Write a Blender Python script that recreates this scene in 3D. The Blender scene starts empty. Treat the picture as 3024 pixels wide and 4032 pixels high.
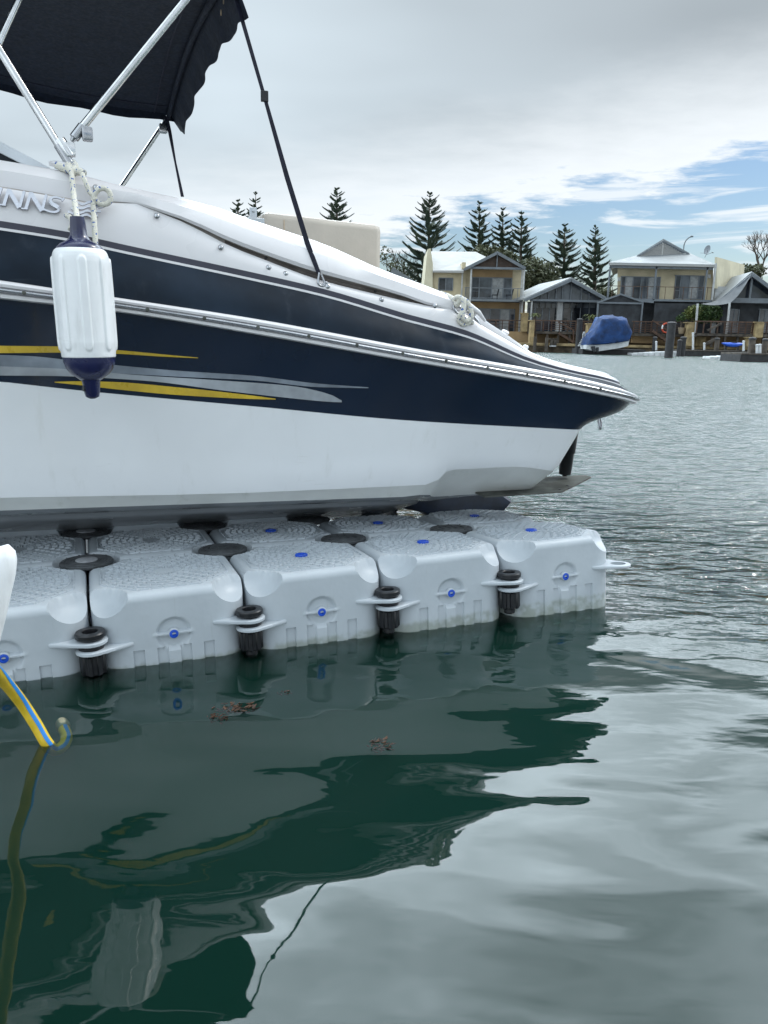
import bpy, bmesh, math, random
import numpy as np
from mathutils import Vector, Matrix
random.seed(7)
SC = bpy.context.scene
COL = SC.collection
PI = math.pi
# ------------------------------------------------------------------ camera
F_PX, PITCH, ROLL, EYE = 2969.5, .2268, .0201, 1.05      # focal length in photo pixels, radians, metres
_f = Vector((0, math.cos(PITCH), -math.sin(PITCH)))
_r0 = Vector((1, 0, 0)); _u0 = _r0.cross(_f)
CR = _r0 * math.cos(ROLL) + _u0 * math.sin(ROLL)
CU = -_r0 * math.sin(ROLL) + _u0 * math.cos(ROLL)
CP = Vector((0, 0, EYE))
cam = bpy.data.objects.new('camera', bpy.data.cameras.new('camera')); COL.objects.link(cam)
cam.data.sensor_fit = 'VERTICAL'; cam.data.sensor_height = 36
cam.data.lens = F_PX / 4032 * 36
cam.data.clip_start = .05; cam.data.clip_end = 5000
M = Matrix((CR, CU, -_f)).transposed().to_4x4(); M.translation = CP
cam.matrix_world = M
SC.camera = cam
# ------------------------------------------------------------------ light
SC.view_settings.view_transform = 'Standard'
SC.view_settings.look = 'None'
SC.view_settings.exposure = .4
SC.view_settings.gamma = 1
SC.cycles.use_denoising = True
SC.cycles.max_bounces = 10
SC.cycles.transparent_max_bounces = 12
SUN_EL, SUN_AZ = math.radians(48), math.radians(62)      # azimuth clockwise from +Y
sun = bpy.data.objects.new('sun', bpy.data.lights.new('sun', 'SUN')); COL.objects.link(sun)
sun.data.energy = 1.0; sun.data.angle = math.radians(14); sun.data.color = (1, .96, .9)
sd = Vector((math.sin(SUN_AZ) * math.cos(SUN_EL), math.cos(SUN_AZ) * math.cos(SUN_EL), math.sin(SUN_EL)))
sun.rotation_euler = sd.to_track_quat('Z', 'Y').to_euler()

class NT:
    """small helper for node trees"""
    def __init__(s, tree): s.t = tree; s.n = tree.nodes; s.l = tree.links
    def new(s, typ, **k):
        n = s.n.new(typ)
        for a, v in k.items():
            if a.startswith('_'): n.inputs[a[1:].replace('_', ' ')].default_value = v
            else: setattr(n, a, v)
        return n
    def put(s, sock, v):
        if v is None: return
        if hasattr(v, 'is_linked') or isinstance(v, bpy.types.NodeSocket): s.l.new(v, sock)
        else: sock.default_value = v
    def math(s, op, a, b=None, c=None, clamp=False):
        n = s.n.new('ShaderNodeMath'); n.operation = op; n.use_clamp = clamp
        for i, v in enumerate((a, b, c)): s.put(n.inputs[i], v)
        return n.outputs[0]
    def mr(s, v, a, b, c=0., d=1., smooth=True):
        n = s.n.new('ShaderNodeMapRange'); n.interpolation_type = 'SMOOTHSTEP' if smooth else 'LINEAR'
        for i, x in enumerate((v, a, b, c, d)): s.put(n.inputs[i], x)
        return n.outputs[0]
    def noise(s, vec, scale, detail=2., rough=.5, dist=0.):
        n = s.n.new('ShaderNodeTexNoise'); s.put(n.inputs['Vector'], vec)
        n.inputs['Scale'].default_value = scale; n.inputs['Detail'].default_value = detail
        n.inputs['Roughness'].default_value = rough; n.inputs['Distortion'].default_value = dist
        return n.outputs['Fac']
    def mix(s, f, a, b):
        n = s.n.new('ShaderNodeMix'); n.data_type = 'RGBA'
        s.put(n.inputs[0], f); s.put(n.inputs[6], a); s.put(n.inputs[7], b)
        return n.outputs[2]
    def mapping(s, vec, scale=(1, 1, 1), rot=(0, 0, 0), loc=(0, 0, 0)):
        n = s.n.new('ShaderNodeMapping'); s.put(n.inputs[0], vec)
        n.inputs['Scale'].default_value = scale; n.inputs['Rotation'].default_value = rot; n.inputs['Location'].default_value = loc
        return n.outputs[0]

def c4(c): return (c[0], c[1], c[2], 1)

# ------------------------------------------------------------------ sky: Nishita behind a broken sheet of cloud
world = bpy.data.worlds.new('World'); SC.world = world
world.use_nodes = True
w = NT(world.node_tree); w.n.clear()
out = w.new('ShaderNodeOutputWorld')
sky = w.new('ShaderNodeTexSky'); sky.sky_type = 'NISHITA'; sky.sun_disc = False
sky.sun_elevation = SUN_EL; sky.sun_rotation = SUN_AZ; sky.air_density = 1.3; sky.dust_density = .4; sky.ozone_density = 1.5
tc = w.new('ShaderNodeTexCoord')
D = tc.outputs['Generated']
sep = w.new('ShaderNodeSeparateXYZ'); w.l.new(D, sep.inputs[0])
dx, dy, dz = sep.outputs
el = w.math('MULTIPLY', w.math('ARCSINE', dz), 57.2958)
az = w.math('MULTIPLY', w.math('ARCTAN2', dx, dy), 57.2958)
# cloud-deck coordinates: clouds get longer and flatter towards the horizon
den = w.math('ADD', w.math('MAXIMUM', dz, 0.), .10)
comb = w.new('ShaderNodeCombineXYZ')
w.l.new(w.math('DIVIDE', dx, den), comb.inputs[0]); w.l.new(w.math('DIVIDE', dy, den), comb.inputs[1])
deck = comb.outputs[0]
n_big = w.noise(w.mapping(deck, (.55, .8, 1), loc=(3.1, 1.2, 0)), 1.0, 3, .5)
n_mid = w.noise(w.mapping(deck, (1.5, 2.2, 1), loc=(.7, 4.4, 0)), 1.0, 6, .58)
n_det = w.noise(w.mapping(deck, (3.2, 4.2, 1), loc=(7.7, .3, 0)), 1.3, 8, .6)
nn = w.math('ADD', w.math('MULTIPLY', w.math('SUBTRACT', n_mid, .5), 6.), w.math('MULTIPLY', w.math('SUBTRACT', n_det, .5), 7.))
azc = w.math('MAXIMUM', w.math('MINIMUM', az, 40.), -40.)
edge = w.math('ADD', w.math('MULTIPLY', azc, .185), 7.0)          # lower edge of the sheet, degrees
above = w.math('ADD', w.math('SUBTRACT', el, edge), nn)
sheet = w.mr(above, -.4, 1.5)
# loose streaks in the clear gap and a heap along the horizon
strk = w.noise(w.mapping(D, (3.0, 3.0, 34), loc=(.3, .2, .9)), 1.5, 8, .58, .5)
streak = w.mr(strk, .53, .66)
hz = w.math('ADD', w.math('SUBTRACT', 2.3, el), w.math('MULTIPLY', w.math('SUBTRACT', n_det, .5), 8.))
heap = w.mr(hz, -.6, 1.0)
mask = w.math('MAXIMUM', w.math('MAXIMUM', sheet, w.math('MULTIPLY', streak, .85)), w.math('MULTIPLY', heap, .9))
# brightness of the sheet: white at its torn rim, grey belly, brighter high up (added boost)
belly = w.mr(w.math('ADD', w.math('SUBTRACT', el, edge), w.math('MULTIPLY', nn, .42)), .5, 9.)
azl = w.mr(az, -22., 24.)
greyA = w.mix(azl, (.57, .66, .725, 1), (.33, .375, .41, 1))
soft = w.math('MAXIMUM', w.math('ADD', w.math('ADD', w.math('MULTIPLY', w.math('SUBTRACT', n_big, .5), .9), w.math('MULTIPLY', w.math('SUBTRACT', n_mid, .5), w.mr(el, 22., 32., 0., 2.6))), 1.0), .25)
greyB = w.new('ShaderNodeVectorMath'); greyB.operation = 'SCALE'
w.l.new(greyA, greyB.inputs[0]); w.l.new(soft, greyB.inputs['Scale'])
ccol = w.mix(belly, (.72, .765, .80, 1), greyB.outputs[0])
front = w.mr(dy, -.15, .45)                                      # added glow above the view in front brightens the water; sky behind raised too
hi_f = w.math('MULTIPLY', w.mr(el, 21.2, 27., 1., 10.), w.mr(el, 32., 56., 1., .45))
hi_b = w.mr(el, 10., 60., 1.75, 2.1)
bright = w.math('ADD', w.math('MULTIPLY', hi_f, front), w.math('MULTIPLY', hi_b, w.math('SUBTRACT', 1., front)))
bgC = w.new('ShaderNodeBackground'); w.l.new(ccol, bgC.inputs[0]); w.l.new(bright, bgC.inputs[1])
bgS = w.new('ShaderNodeBackground'); tint = w.new('ShaderNodeVectorMath', operation='MULTIPLY'); w.l.new(sky.outputs[0], tint.inputs[0]); tint.inputs[1].default_value = (.90, 1.0, 1.16); w.l.new(tint.outputs[0], bgS.inputs[0]); bgS.inputs[1].default_value = .07
mx = w.new('ShaderNodeMixShader'); w.l.new(mask, mx.inputs[0]); w.l.new(bgS.outputs[0], mx.inputs[1]); w.l.new(bgC.outputs[0], mx.inputs[2])
w.l.new(mx.outputs[0], out.inputs[0])

# ------------------------------------------------------------------ pixel <-> space helpers (photo pixels 3024 x 4032)
def ray(px, py): return _f + CR * ((px - 1512) / F_PX) - CU * ((py - 2016) / F_PX)
def at(px, py, Y):
    r = ray(px, py); return CP + r * (Y / r.y)
AZ = .3787
O = Vector((-.9111, 2.2077, 0)); U = Vector((math.cos(AZ), math.sin(AZ), 0)); V = Vector((-math.sin(AZ), math.cos(AZ), 0))
def hit(px, py, t):                                   # photo pixel -> (s, z) on the upright plane t metres behind the dock face
    r = ray(px, py); k = ((O + V * t - CP).dot(V)) / r.dot(V); P = CP + r * k
    return ((P - O).dot(U), P.z)
def onz(px, py, z):
    r = ray(px, py); return CP + r * ((z - EYE) / r.z)
def W(s, t, z): return O + U * s + V * t + Vector((0, 0, z))

# ------------------------------------------------------------------ materials
def mat(name, col, rough=.5, metal=0., var=.08, vscale=6., rv=.06, bump=0., bscale=40., spec=.5, coat=0., col2=None, detail=4):
    m = bpy.data.materials.new(name); m.use_nodes = True
    k = NT(m.node_tree); b = k.n['Principled BSDF']
    tcn = k.new('ShaderNodeTexCoord'); o = tcn.outputs['Object']
    f = k.noise(o, vscale, detail, .6)
    c2 = col2 or tuple(max(0, x * (1 - 2.2 * var)) for x in col)
    c1 = col if col2 else tuple(min(1, x * (1 + .5 * var)) for x in col)
    k.put(b.inputs['Base Color'], k.mix(k.mr(f, .3, .7), c4(c1), c4(c2)))
    k.put(b.inputs['Roughness'], k.mr(k.noise(o, vscale * 2.3, 3), .3, .7, max(.02, rough - rv), min(1, rough + rv)))
    b.inputs['Metallic'].default_value = metal
    b.inputs['Specular IOR Level'].default_value = spec
    b.inputs['Coat Weight'].default_value = coat; b.inputs['Coat Roughness'].default_value = .06
    if bump:
        bn = k.new('ShaderNodeBump'); bn.inputs['Distance'].default_value = 1; bn.inputs['Strength'].default_value = 1
        k.put(bn.inputs['Height'], k.math('MULTIPLY', k.noise(o, bscale, 5, .6), bump))
        k.l.new(bn.outputs[0], b.inputs['Normal'])
    return m
MA = {}
MA['gel_white'] = mat('white gelcoat', (.69, .675, .685), .28, 0, .025, 1.5, coat=.3)
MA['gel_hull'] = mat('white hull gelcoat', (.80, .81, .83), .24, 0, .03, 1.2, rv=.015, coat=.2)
MA['bottom'] = mat('shade-greyed bottom gelcoat', (.42, .44, .46), .22, 0, .10, 2.5, coat=.2)  # white gelcoat greyed: shade under the hull painted into the colour
MA['chine'] = mat('chine gelcoat', (.66, .67, .655), .35, 0, .06, 2.5)
MA['navy'] = mat('navy gelcoat', (.0025, .010, .028), .14, 0, .1, 1.5, rv=.02, spec=.4, coat=.15)
MA['navy_dull'] = mat('weathered navy gelcoat', (.012, .022, .037), .6, 0, .22, 3.0, spec=.14)
MA['stripe_dark'] = mat('dark pinstripe', (.035, .035, .055), .4)
MA['steel'] = mat('polished stainless steel', (.42, .43, .45), .24, 1., .05, 20)
MA['letter_edge_shade'] = mat('shade-painted chrome return', (.13, .12, .18), .3, .3)  # side faces of letters and emblem: shading painted in as dark mauve
MA['steel_tube'] = mat('stainless tube', (.62, .63, .64), .22, 1., .08, 14)
MA['chrome'] = mat('chrome letter', (.84, .85, .93), .25, .1, .03, 8)
MA['canvas'] = mat('navy canvas', (.0055, .010, .021), .85, 0, .2, 30, bump=.0006, bscale=260, spec=.2)
MA['webbing'] = mat('navy webbing', (.012, .014, .028), .8, 0, .2, 60, spec=.2)
MA['rubber'] = mat('black plastic', (.007, .0075, .010), .34, 0, .2, 20)
MA['black_dull'] = mat('black rubber cap', (.068, .074, .080), .55, 0, .2, 30, bump=.0006, bscale=120)
MA['pale_dot'] = mat('worn grey cap centre', (.33, .34, .36), .5, 0, .15, 40)
MA['vinyl'] = mat('cream vinyl', (.50, .45, .385), .5, 0, .05, 5, bump=.0008, bscale=80)
MA['tan'] = mat('tan vinyl', (.55, .42, .28), .5, 0, .06, 6)
MA['grille'] = mat('bronze vent grille', (.16, .14, .13), .45, 0, .2, 10)
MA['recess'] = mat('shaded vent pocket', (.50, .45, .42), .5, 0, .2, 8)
MA['yellow'] = mat('yellow decal', (.62, .42, .03), .3, 0, .12, 7, coat=.3)
MA['silver'] = mat('silver decal', (.30, .34, .40), .34, .2, .25, 4)
MA['silver_light'] = mat('pale silver decal', (.45, .48, .52), .34, .2, .2, 4)
MA['fender'] = mat('white inflatable vinyl', (.80, .81, .82), .34, 0, .03, 7, coat=.15)
MA['fender_blue'] = mat('royal blue vinyl', (.008, .011, .060), .28, 0, .12, 9, coat=.3)
MA['plug'] = mat('blue plug', (.01, .08, .55), .35, 0, .1, 30)
MA['drive'] = mat('dark outdrive paint', (.009, .019, .046), .38, 0, .25, 9)
MA['alloy'] = mat('anodised alloy', (.55, .58, .61), .45, .3)
MA['tint'] = mat('tinted windscreen', (.012, .015, .02), .35, spec=.2)
MA['glass'] = mat('dark window glass', (.045, .055, .07), .06, 0, .3, .8)
MA['hose'] = mat('yellow hose', (.70, .48, .03), .35, 0, .06, 30, bump=.0003, bscale=400)
MA['hose_blue'] = mat('blue hose stripe', (.02, .22, .62), .4)
MA['brass'] = mat('hose fitting', (.26, .25, .17), .5, .15)
MA['weed'] = mat('brown seaweed', (.075, .036, .016), .6, 0, .3, 60)

def tab_metal():
    m = mat('galvanised trim tab', (.10, .105, .095), .7, 0, .2, 9)
    return m
MA['tab'] = tab_metal(); MA['tab'].node_tree.nodes['Principled BSDF'].inputs['Specular IOR Level'].default_value = .06
def streaks(name, col, amount, sc=(16, 16, 1.2)):        # rain runs and rub marks on painted or moulded surfaces
    m = MA[name]; k = NT(m.node_tree); b = k.n['Principled BSDF']; old = b.inputs['Base Color'].links[0].from_socket
    o = k.new('ShaderNodeTexCoord').outputs['Object']
    f = k.mr(k.noise(k.mapping(o, sc), 1.0, 6, .62), .56, .76, 0, amount)
    g = k.mr(k.noise(k.mapping(o, (3, 3, 26)), 1.0, 8, .7), .64, .72, 0, amount * .8)
    c = k.mix(k.math('MAXIMUM', f, g), old, c4(col)); k.l.new(c, b.inputs['Base Color'])
streaks('gel_hull', (.50, .50, .46), .22); streaks('gel_white', (.48, .46, .42), .16); streaks('fender', (.42, .42, .40), .28, (30, 30, 5)); streaks('navy_dull', (.05, .06, .075), .35, (10, 10, 4)); streaks('chine', (.42, .43, .38), .4)
# moulded grey polyethylene: dusty, very slightly mottled, faint scuffs
def poly_mat():
    m = bpy.data.materials.new('grey polyethylene'); m.use_nodes = True
    k = NT(m.node_tree); b = k.n['Principled BSDF']
    tcn = k.new('ShaderNodeTexCoord'); o = tcn.outputs['Object']
    oi = k.new('ShaderNodeObjectInfo')
    v = k.new('ShaderNodeVectorMath'); v.operation = 'ADD'; k.l.new(o, v.inputs[0])
    cb = k.new('ShaderNodeCombineXYZ'); r10 = k.math('MULTIPLY', oi.outputs['Random'], 30)
    k.l.new(r10, cb.inputs[0]); k.l.new(r10, cb.inputs[2]); k.l.new(cb.outputs[0], v.inputs[1])
    vv = v.outputs[0]
    base = k.mix(k.mr(k.noise(vv, 5, 4), .3, .7), (.44, .48, .515, 1), (.40, .44, .475, 1))
    scuff = k.mr(k.noise(k.mapping(vv, (9, 9, 40)), 1.0, 8, .7), .66, .78, 0, .35)
    base = k.mix(scuff, base, (.22, .22, .20, 1))
    spots = k.mr(k.noise(vv, 55, 3, .6), .74, .80, 0, .4)
    base = k.mix(spots, base, (.50, .52, .54, 1))
    # green-brown tide mark low on the side (local z, top of the float is zero)
    sp = k.new('ShaderNodeSeparateXYZ'); k.l.new(o, sp.inputs[0])
    tide = k.mr(k.math('ADD', sp.outputs[2], k.math('MULTIPLY', k.noise(vv, 14, 4), .05)), -.27, -.19, .30, 0.)
    base = k.mix(tide, base, (.26, .30, .24, 1))
    wlz = k.math('ADD', sp.outputs[2], k.math('MULTIPLY', k.noise(k.mapping(vv, (60, 60, 12)), 1.0, 4), .03))
    slime = k.math('MULTIPLY', k.mr(wlz, -.236, -.216, .45, 0.), k.mr(k.noise(vv, 22, 3), .35, .6))
    base = k.mix(slime, base, (.13, .15, .08, 1))
    drip = k.mr(k.noise(k.mapping(vv, (70, 70, 5)), 1.0, 5, .6), .62, .74, 0, .16)
    base = k.mix(drip, base, (.24, .25, .22, 1))
    k.put(b.inputs['Base Color'], base)
    k.put(b.inputs['Roughness'], k.mr(k.noise(vv, 9, 4), .3, .7, .36, .52))
    bn = k.new('ShaderNodeBump'); bn.inputs['Distance'].default_value = 1; bn.inputs['Strength'].default_value = 1
    k.put(bn.inputs['Height'], k.math('ADD', k.math('MULTIPLY', k.noise(vv, 11, 3), .0035), k.math('MULTIPLY', k.noise(vv, 320, 2), .00015)))
    k.l.new(bn.outputs[0], b.inputs['Normal'])
    return m
MA['poly'] = poly_mat()
def rope_mat(name, a, fleck, sc):
    m = bpy.data.materials.new(name); m.use_nodes = True
    k = NT(m.node_tree); b = k.n['Principled BSDF']
    o = k.new('ShaderNodeTexCoord').outputs['Object']
    f = k.mr(k.noise(o, sc, 1, .4), .63, .66)
    k.put(b.inputs['Base Color'], k.mix(f, c4(a), c4(fleck))); b.inputs['Roughness'].default_value = .85
    vo = k.new('ShaderNodeTexVoronoi'); vo.inputs['Scale'].default_value = 260; k.l.new(o, vo.inputs['Vector'])
    bn = k.new('ShaderNodeBump'); bn.inputs['Distance'].default_value = 1
    k.put(bn.inputs['Height'], k.math('MULTIPLY', vo.outputs[0], -.0022)); k.l.new(bn.outputs[0], b.inputs['Normal'])
    return m
MA['rope'] = rope_mat('white rope with blue fleck', (.66, .64, .56), (.06, .12, .34), 105)

# ------------------------------------------------------------------ mesh builder
class MB:
    def __init__(s): s.v = []; s.f = []; s.m = []; s.mi = 0
    def add(s, vs, fs):
        b = len(s.v); s.v += [tuple(x) for x in vs]; s.f += [tuple(i + b for i in q) for q in fs]; s.m += [s.mi] * len(fs); return s
    def box(s, x0, x1, y0, y1, z0, z1):
        return s.add([(x, y, z) for z in (z0, z1) for y in (y0, y1) for x in (x0, x1)],
                     [(0, 2, 3, 1), (4, 5, 7, 6), (0, 1, 5, 4), (2, 6, 7, 3), (0, 4, 6, 2), (1, 3, 7, 5)])
    def bar(s, a, b, w, h, up=(0, 0, 1)):               # rectangular bar from a to b
        a = Vector(a); b = Vector(b); d = (b - a).normalized(); x = d.cross(Vector(up))
        if x.length < 1e-4: x = d.cross(Vector((1, 0, 0)))
        x.normalize(); y = x.cross(d)
        q = [a + x * i * w / 2 + y * j * h / 2 for j in (-1, 1) for i in (-1, 1)] + [b + x * i * w / 2 + y * j * h / 2 for j in (-1, 1) for i in (-1, 1)]
        return s.add(q, [(0, 2, 3, 1), (4, 5, 7, 6), (0, 1, 5, 4), (2, 6, 7, 3), (0, 4, 6, 2), (1, 3, 7, 5)])
    def tube(s, pts, r, n=10, caps=True):
        pts = [Vector(p) for p in pts]; R = r if isinstance(r, (list, tuple)) else [r] * len(pts)
        vs = []; prev = None
        for i, p in enumerate(pts):
            d = (pts[min(i + 1, len(pts) - 1)] - pts[max(i - 1, 0)])
            d = d.normalized() if d.length > 1e-9 else Vector((0, 0, 1))
            if prev is None:
                x = d.cross(Vector((0, 0, 1)))
                if x.length < .05: x = d.cross(Vector((1, 0, 0)))
            else: x = prev - d * prev.dot(d)
            x.normalize(); prev = x; y = d.cross(x)
            vs += [p + (x * math.cos(2 * PI * k / n) + y * math.sin(2 * PI * k / n)) * R[i] for k in range(n)]
        fs = [(i * n + k, i * n + (k + 1) % n, (i + 1) * n + (k + 1) % n, (i + 1) * n + k) for i in range(len(pts) - 1) for k in range(n)]
        if caps: fs += [tuple(range(n))[::-1], tuple((len(pts) - 1) * n + k for k in range(n))]
        return s.add(vs, fs)
    def lathe(s, prof, c=(0, 0, 0), n=32, axis=(0, 0, 1), sx=1., sy=1.):
        c = Vector(c); a = Vector(axis).normalized()
        x = a.cross(Vector((0, 1, 0)));  x = x if x.length > .1 else a.cross(Vector((1, 0, 0)))
        x.normalize(); y = a.cross(x)
        vs = [c + a * z + x * r * sx * math.cos(2 * PI * k / n) + y * r * sy * math.sin(2 * PI * k / n) for r, z in prof for k in range(n)]
        fs = [(i * n + k, i * n + (k + 1) % n, (i + 1) * n + (k + 1) % n, (i + 1) * n + k) for i in range(len(prof) - 1) for k in range(n)]
        if prof[0][0] > 1e-6: fs.append(tuple(range(n))[::-1])
        if prof[-1][0] > 1e-6: fs.append(tuple((len(prof) - 1) * n + k for k in range(n)))
        return s.add(vs, fs)
    def prism(s, poly, off):                            # polygon (3D points) pushed along off
        n = len(poly); off = Vector(off); P = [Vector(p) for p in poly]
        return s.add(P + [p + off for p in P], [tuple(range(n)), tuple(range(2 * n - 1, n - 1, -1))] + [(i, i + n, (i + 1) % n + n, (i + 1) % n) for i in range(n)])
    def grid(s, rows, close=False):
        n = len(rows[0]); fs = []
        for i in range(len(rows) - 1):
            for k in range(n if close else n - 1):
                fs.append((i * n + k, i * n + (k + 1) % n, (i + 1) * n + (k + 1) % n, (i + 1) * n + k))
        return s.add([p for r in rows for p in r], fs)
    def sheet(s, rows, th):                             # grid given thickness along its own normals
        n = len(rows[0]); m = len(rows)
        G = [[Vector(p) for p in r] for r in rows]
        N = [[None] * n for _ in range(m)]
        for i in range(m):
            for k in range(n):
                a = G[min(i + 1, m - 1)][k] - G[max(i - 1, 0)][k]; b = G[i][min(k + 1, n - 1)] - G[i][max(k - 1, 0)]
                q = a.cross(b); N[i][k] = q.normalized() if q.length > 1e-12 else Vector((0, 0, 1))
        top = [[G[i][k] + N[i][k] * th for k in range(n)] for i in range(m)]
        s.grid([list(r) for r in G]); s.grid(top)
        s.grid([G[0], top[0]]); s.grid([G[-1], top[-1]])
        s.grid([[G[i][0] for i in range(m)], [top[i][0] for i in range(m)]]); s.grid([[G[i][-1] for i in range(m)], [top[i][-1] for i in range(m)]])
        return s
    def build(s, name, ma, parent=None, off=None, smooth=None, bevel=0, merge=False):
        me = bpy.data.meshes.new(name)
        o = Vector(off) if off is not None else Vector((0, 0, 0))
        me.from_pydata([(a - o.x, b - o.y, c - o.z) for a, b, c in s.v], [], s.f)
        for m in (ma if isinstance(ma, (list, tuple)) else [ma]): me.materials.append(MA[m] if isinstance(m, str) else m)
        if len(me.materials) > 1: me.polygons.foreach_set('material_index', s.m)
        bm = bmesh.new(); bm.from_mesh(me)
        if merge: bmesh.ops.remove_doubles(bm, verts=bm.verts, dist=1e-5)
        if bevel: bmesh.ops.bevel(bm, geom=[e for e in bm.edges if e.is_manifold and e.calc_face_angle(0) > .6], offset=bevel, segments=2, affect='EDGES', profile=.6, clamp_overlap=True)
        bmesh.ops.recalc_face_normals(bm, faces=bm.faces); bm.to_mesh(me); bm.free()
        if smooth is not None:
            me.polygons.foreach_set('use_smooth', [True] * len(me.polygons)); me.set_sharp_from_angle(angle=math.radians(smooth))
        ob = bpy.data.objects.new(name, me); COL.objects.link(ob)
        if parent is not None: ob.parent = parent
        return ob

def tag(o, label=None, cat=None, group=None, kind=None):
    if label: o['label'] = label
    if cat: o['category'] = cat
    if group: o['group'] = group
    if kind: o['kind'] = kind
    return o
def thing(name, label, cat, loc=(0, 0, 0), rotz=0, group=None):
    o = bpy.data.objects.new(name, None); COL.objects.link(o); o.location = loc; o.rotation_euler = (0, 0, rotz)
    o.empty_display_size = .1
    return tag(o, label, cat, group)
def dup(root, loc=None, label=None, matrix=None):
    r = root.copy(); COL.objects.link(r)
    if loc is not None: r.location = loc
    if matrix is not None: r.matrix_world = matrix
    if label: r['label'] = label
    for ch in list(root.children):
        c = ch.copy(); COL.objects.link(c); c.parent = r
        for g in ch.children:
            d = g.copy(); COL.objects.link(d); d.parent = c
    return r
def pchip(pts):
    pts = sorted(pts); x = np.array([p[0] for p in pts]); y = np.array([p[1] for p in pts])
    h = np.diff(x); dl = np.diff(y) / h; m = np.zeros(len(x)); m[0] = dl[0]; m[-1] = dl[-1]
    for i in range(1, len(x) - 1): m[i] = 0 if dl[i - 1] * dl[i] <= 0 else 2 * dl[i - 1] * dl[i] / (dl[i - 1] + dl[i])
    def fn(q):
        if q <= x[0]: return float(y[0] + m[0] * (q - x[0]) * .55)
        if q >= x[-1]: return float(y[-1] + m[-1] * (q - x[-1]))
        i = int(np.searchsorted(x, q) - 1); u = (q - x[i]) / h[i]
        return float((1 + 2 * u) * (1 - u) ** 2 * y[i] + u * (1 - u) ** 2 * h[i] * m[i] + u * u * (3 - 2 * u) * y[i + 1] + u * u * (u - 1) * h[i] * m[i + 1])
    return fn
def smooth_path(P, n=8):
    P = [Vector(p) for p in P]; Q = [P[0] * 2 - P[1]] + P + [P[-1] * 2 - P[-2]]; o = []
    for i in range(1, len(Q) - 2):
        for k in range(n):
            u = k / n
            o.append(.5 * ((2 * Q[i]) + (Q[i + 1] - Q[i - 1]) * u + (2 * Q[i - 1] - 5 * Q[i] + 4 * Q[i + 1] - Q[i + 2]) * u * u + (3 * Q[i] - Q[i - 1] - 3 * Q[i + 1] + Q[i + 2]) * u ** 3))
    return o + [P[-1]]

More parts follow.
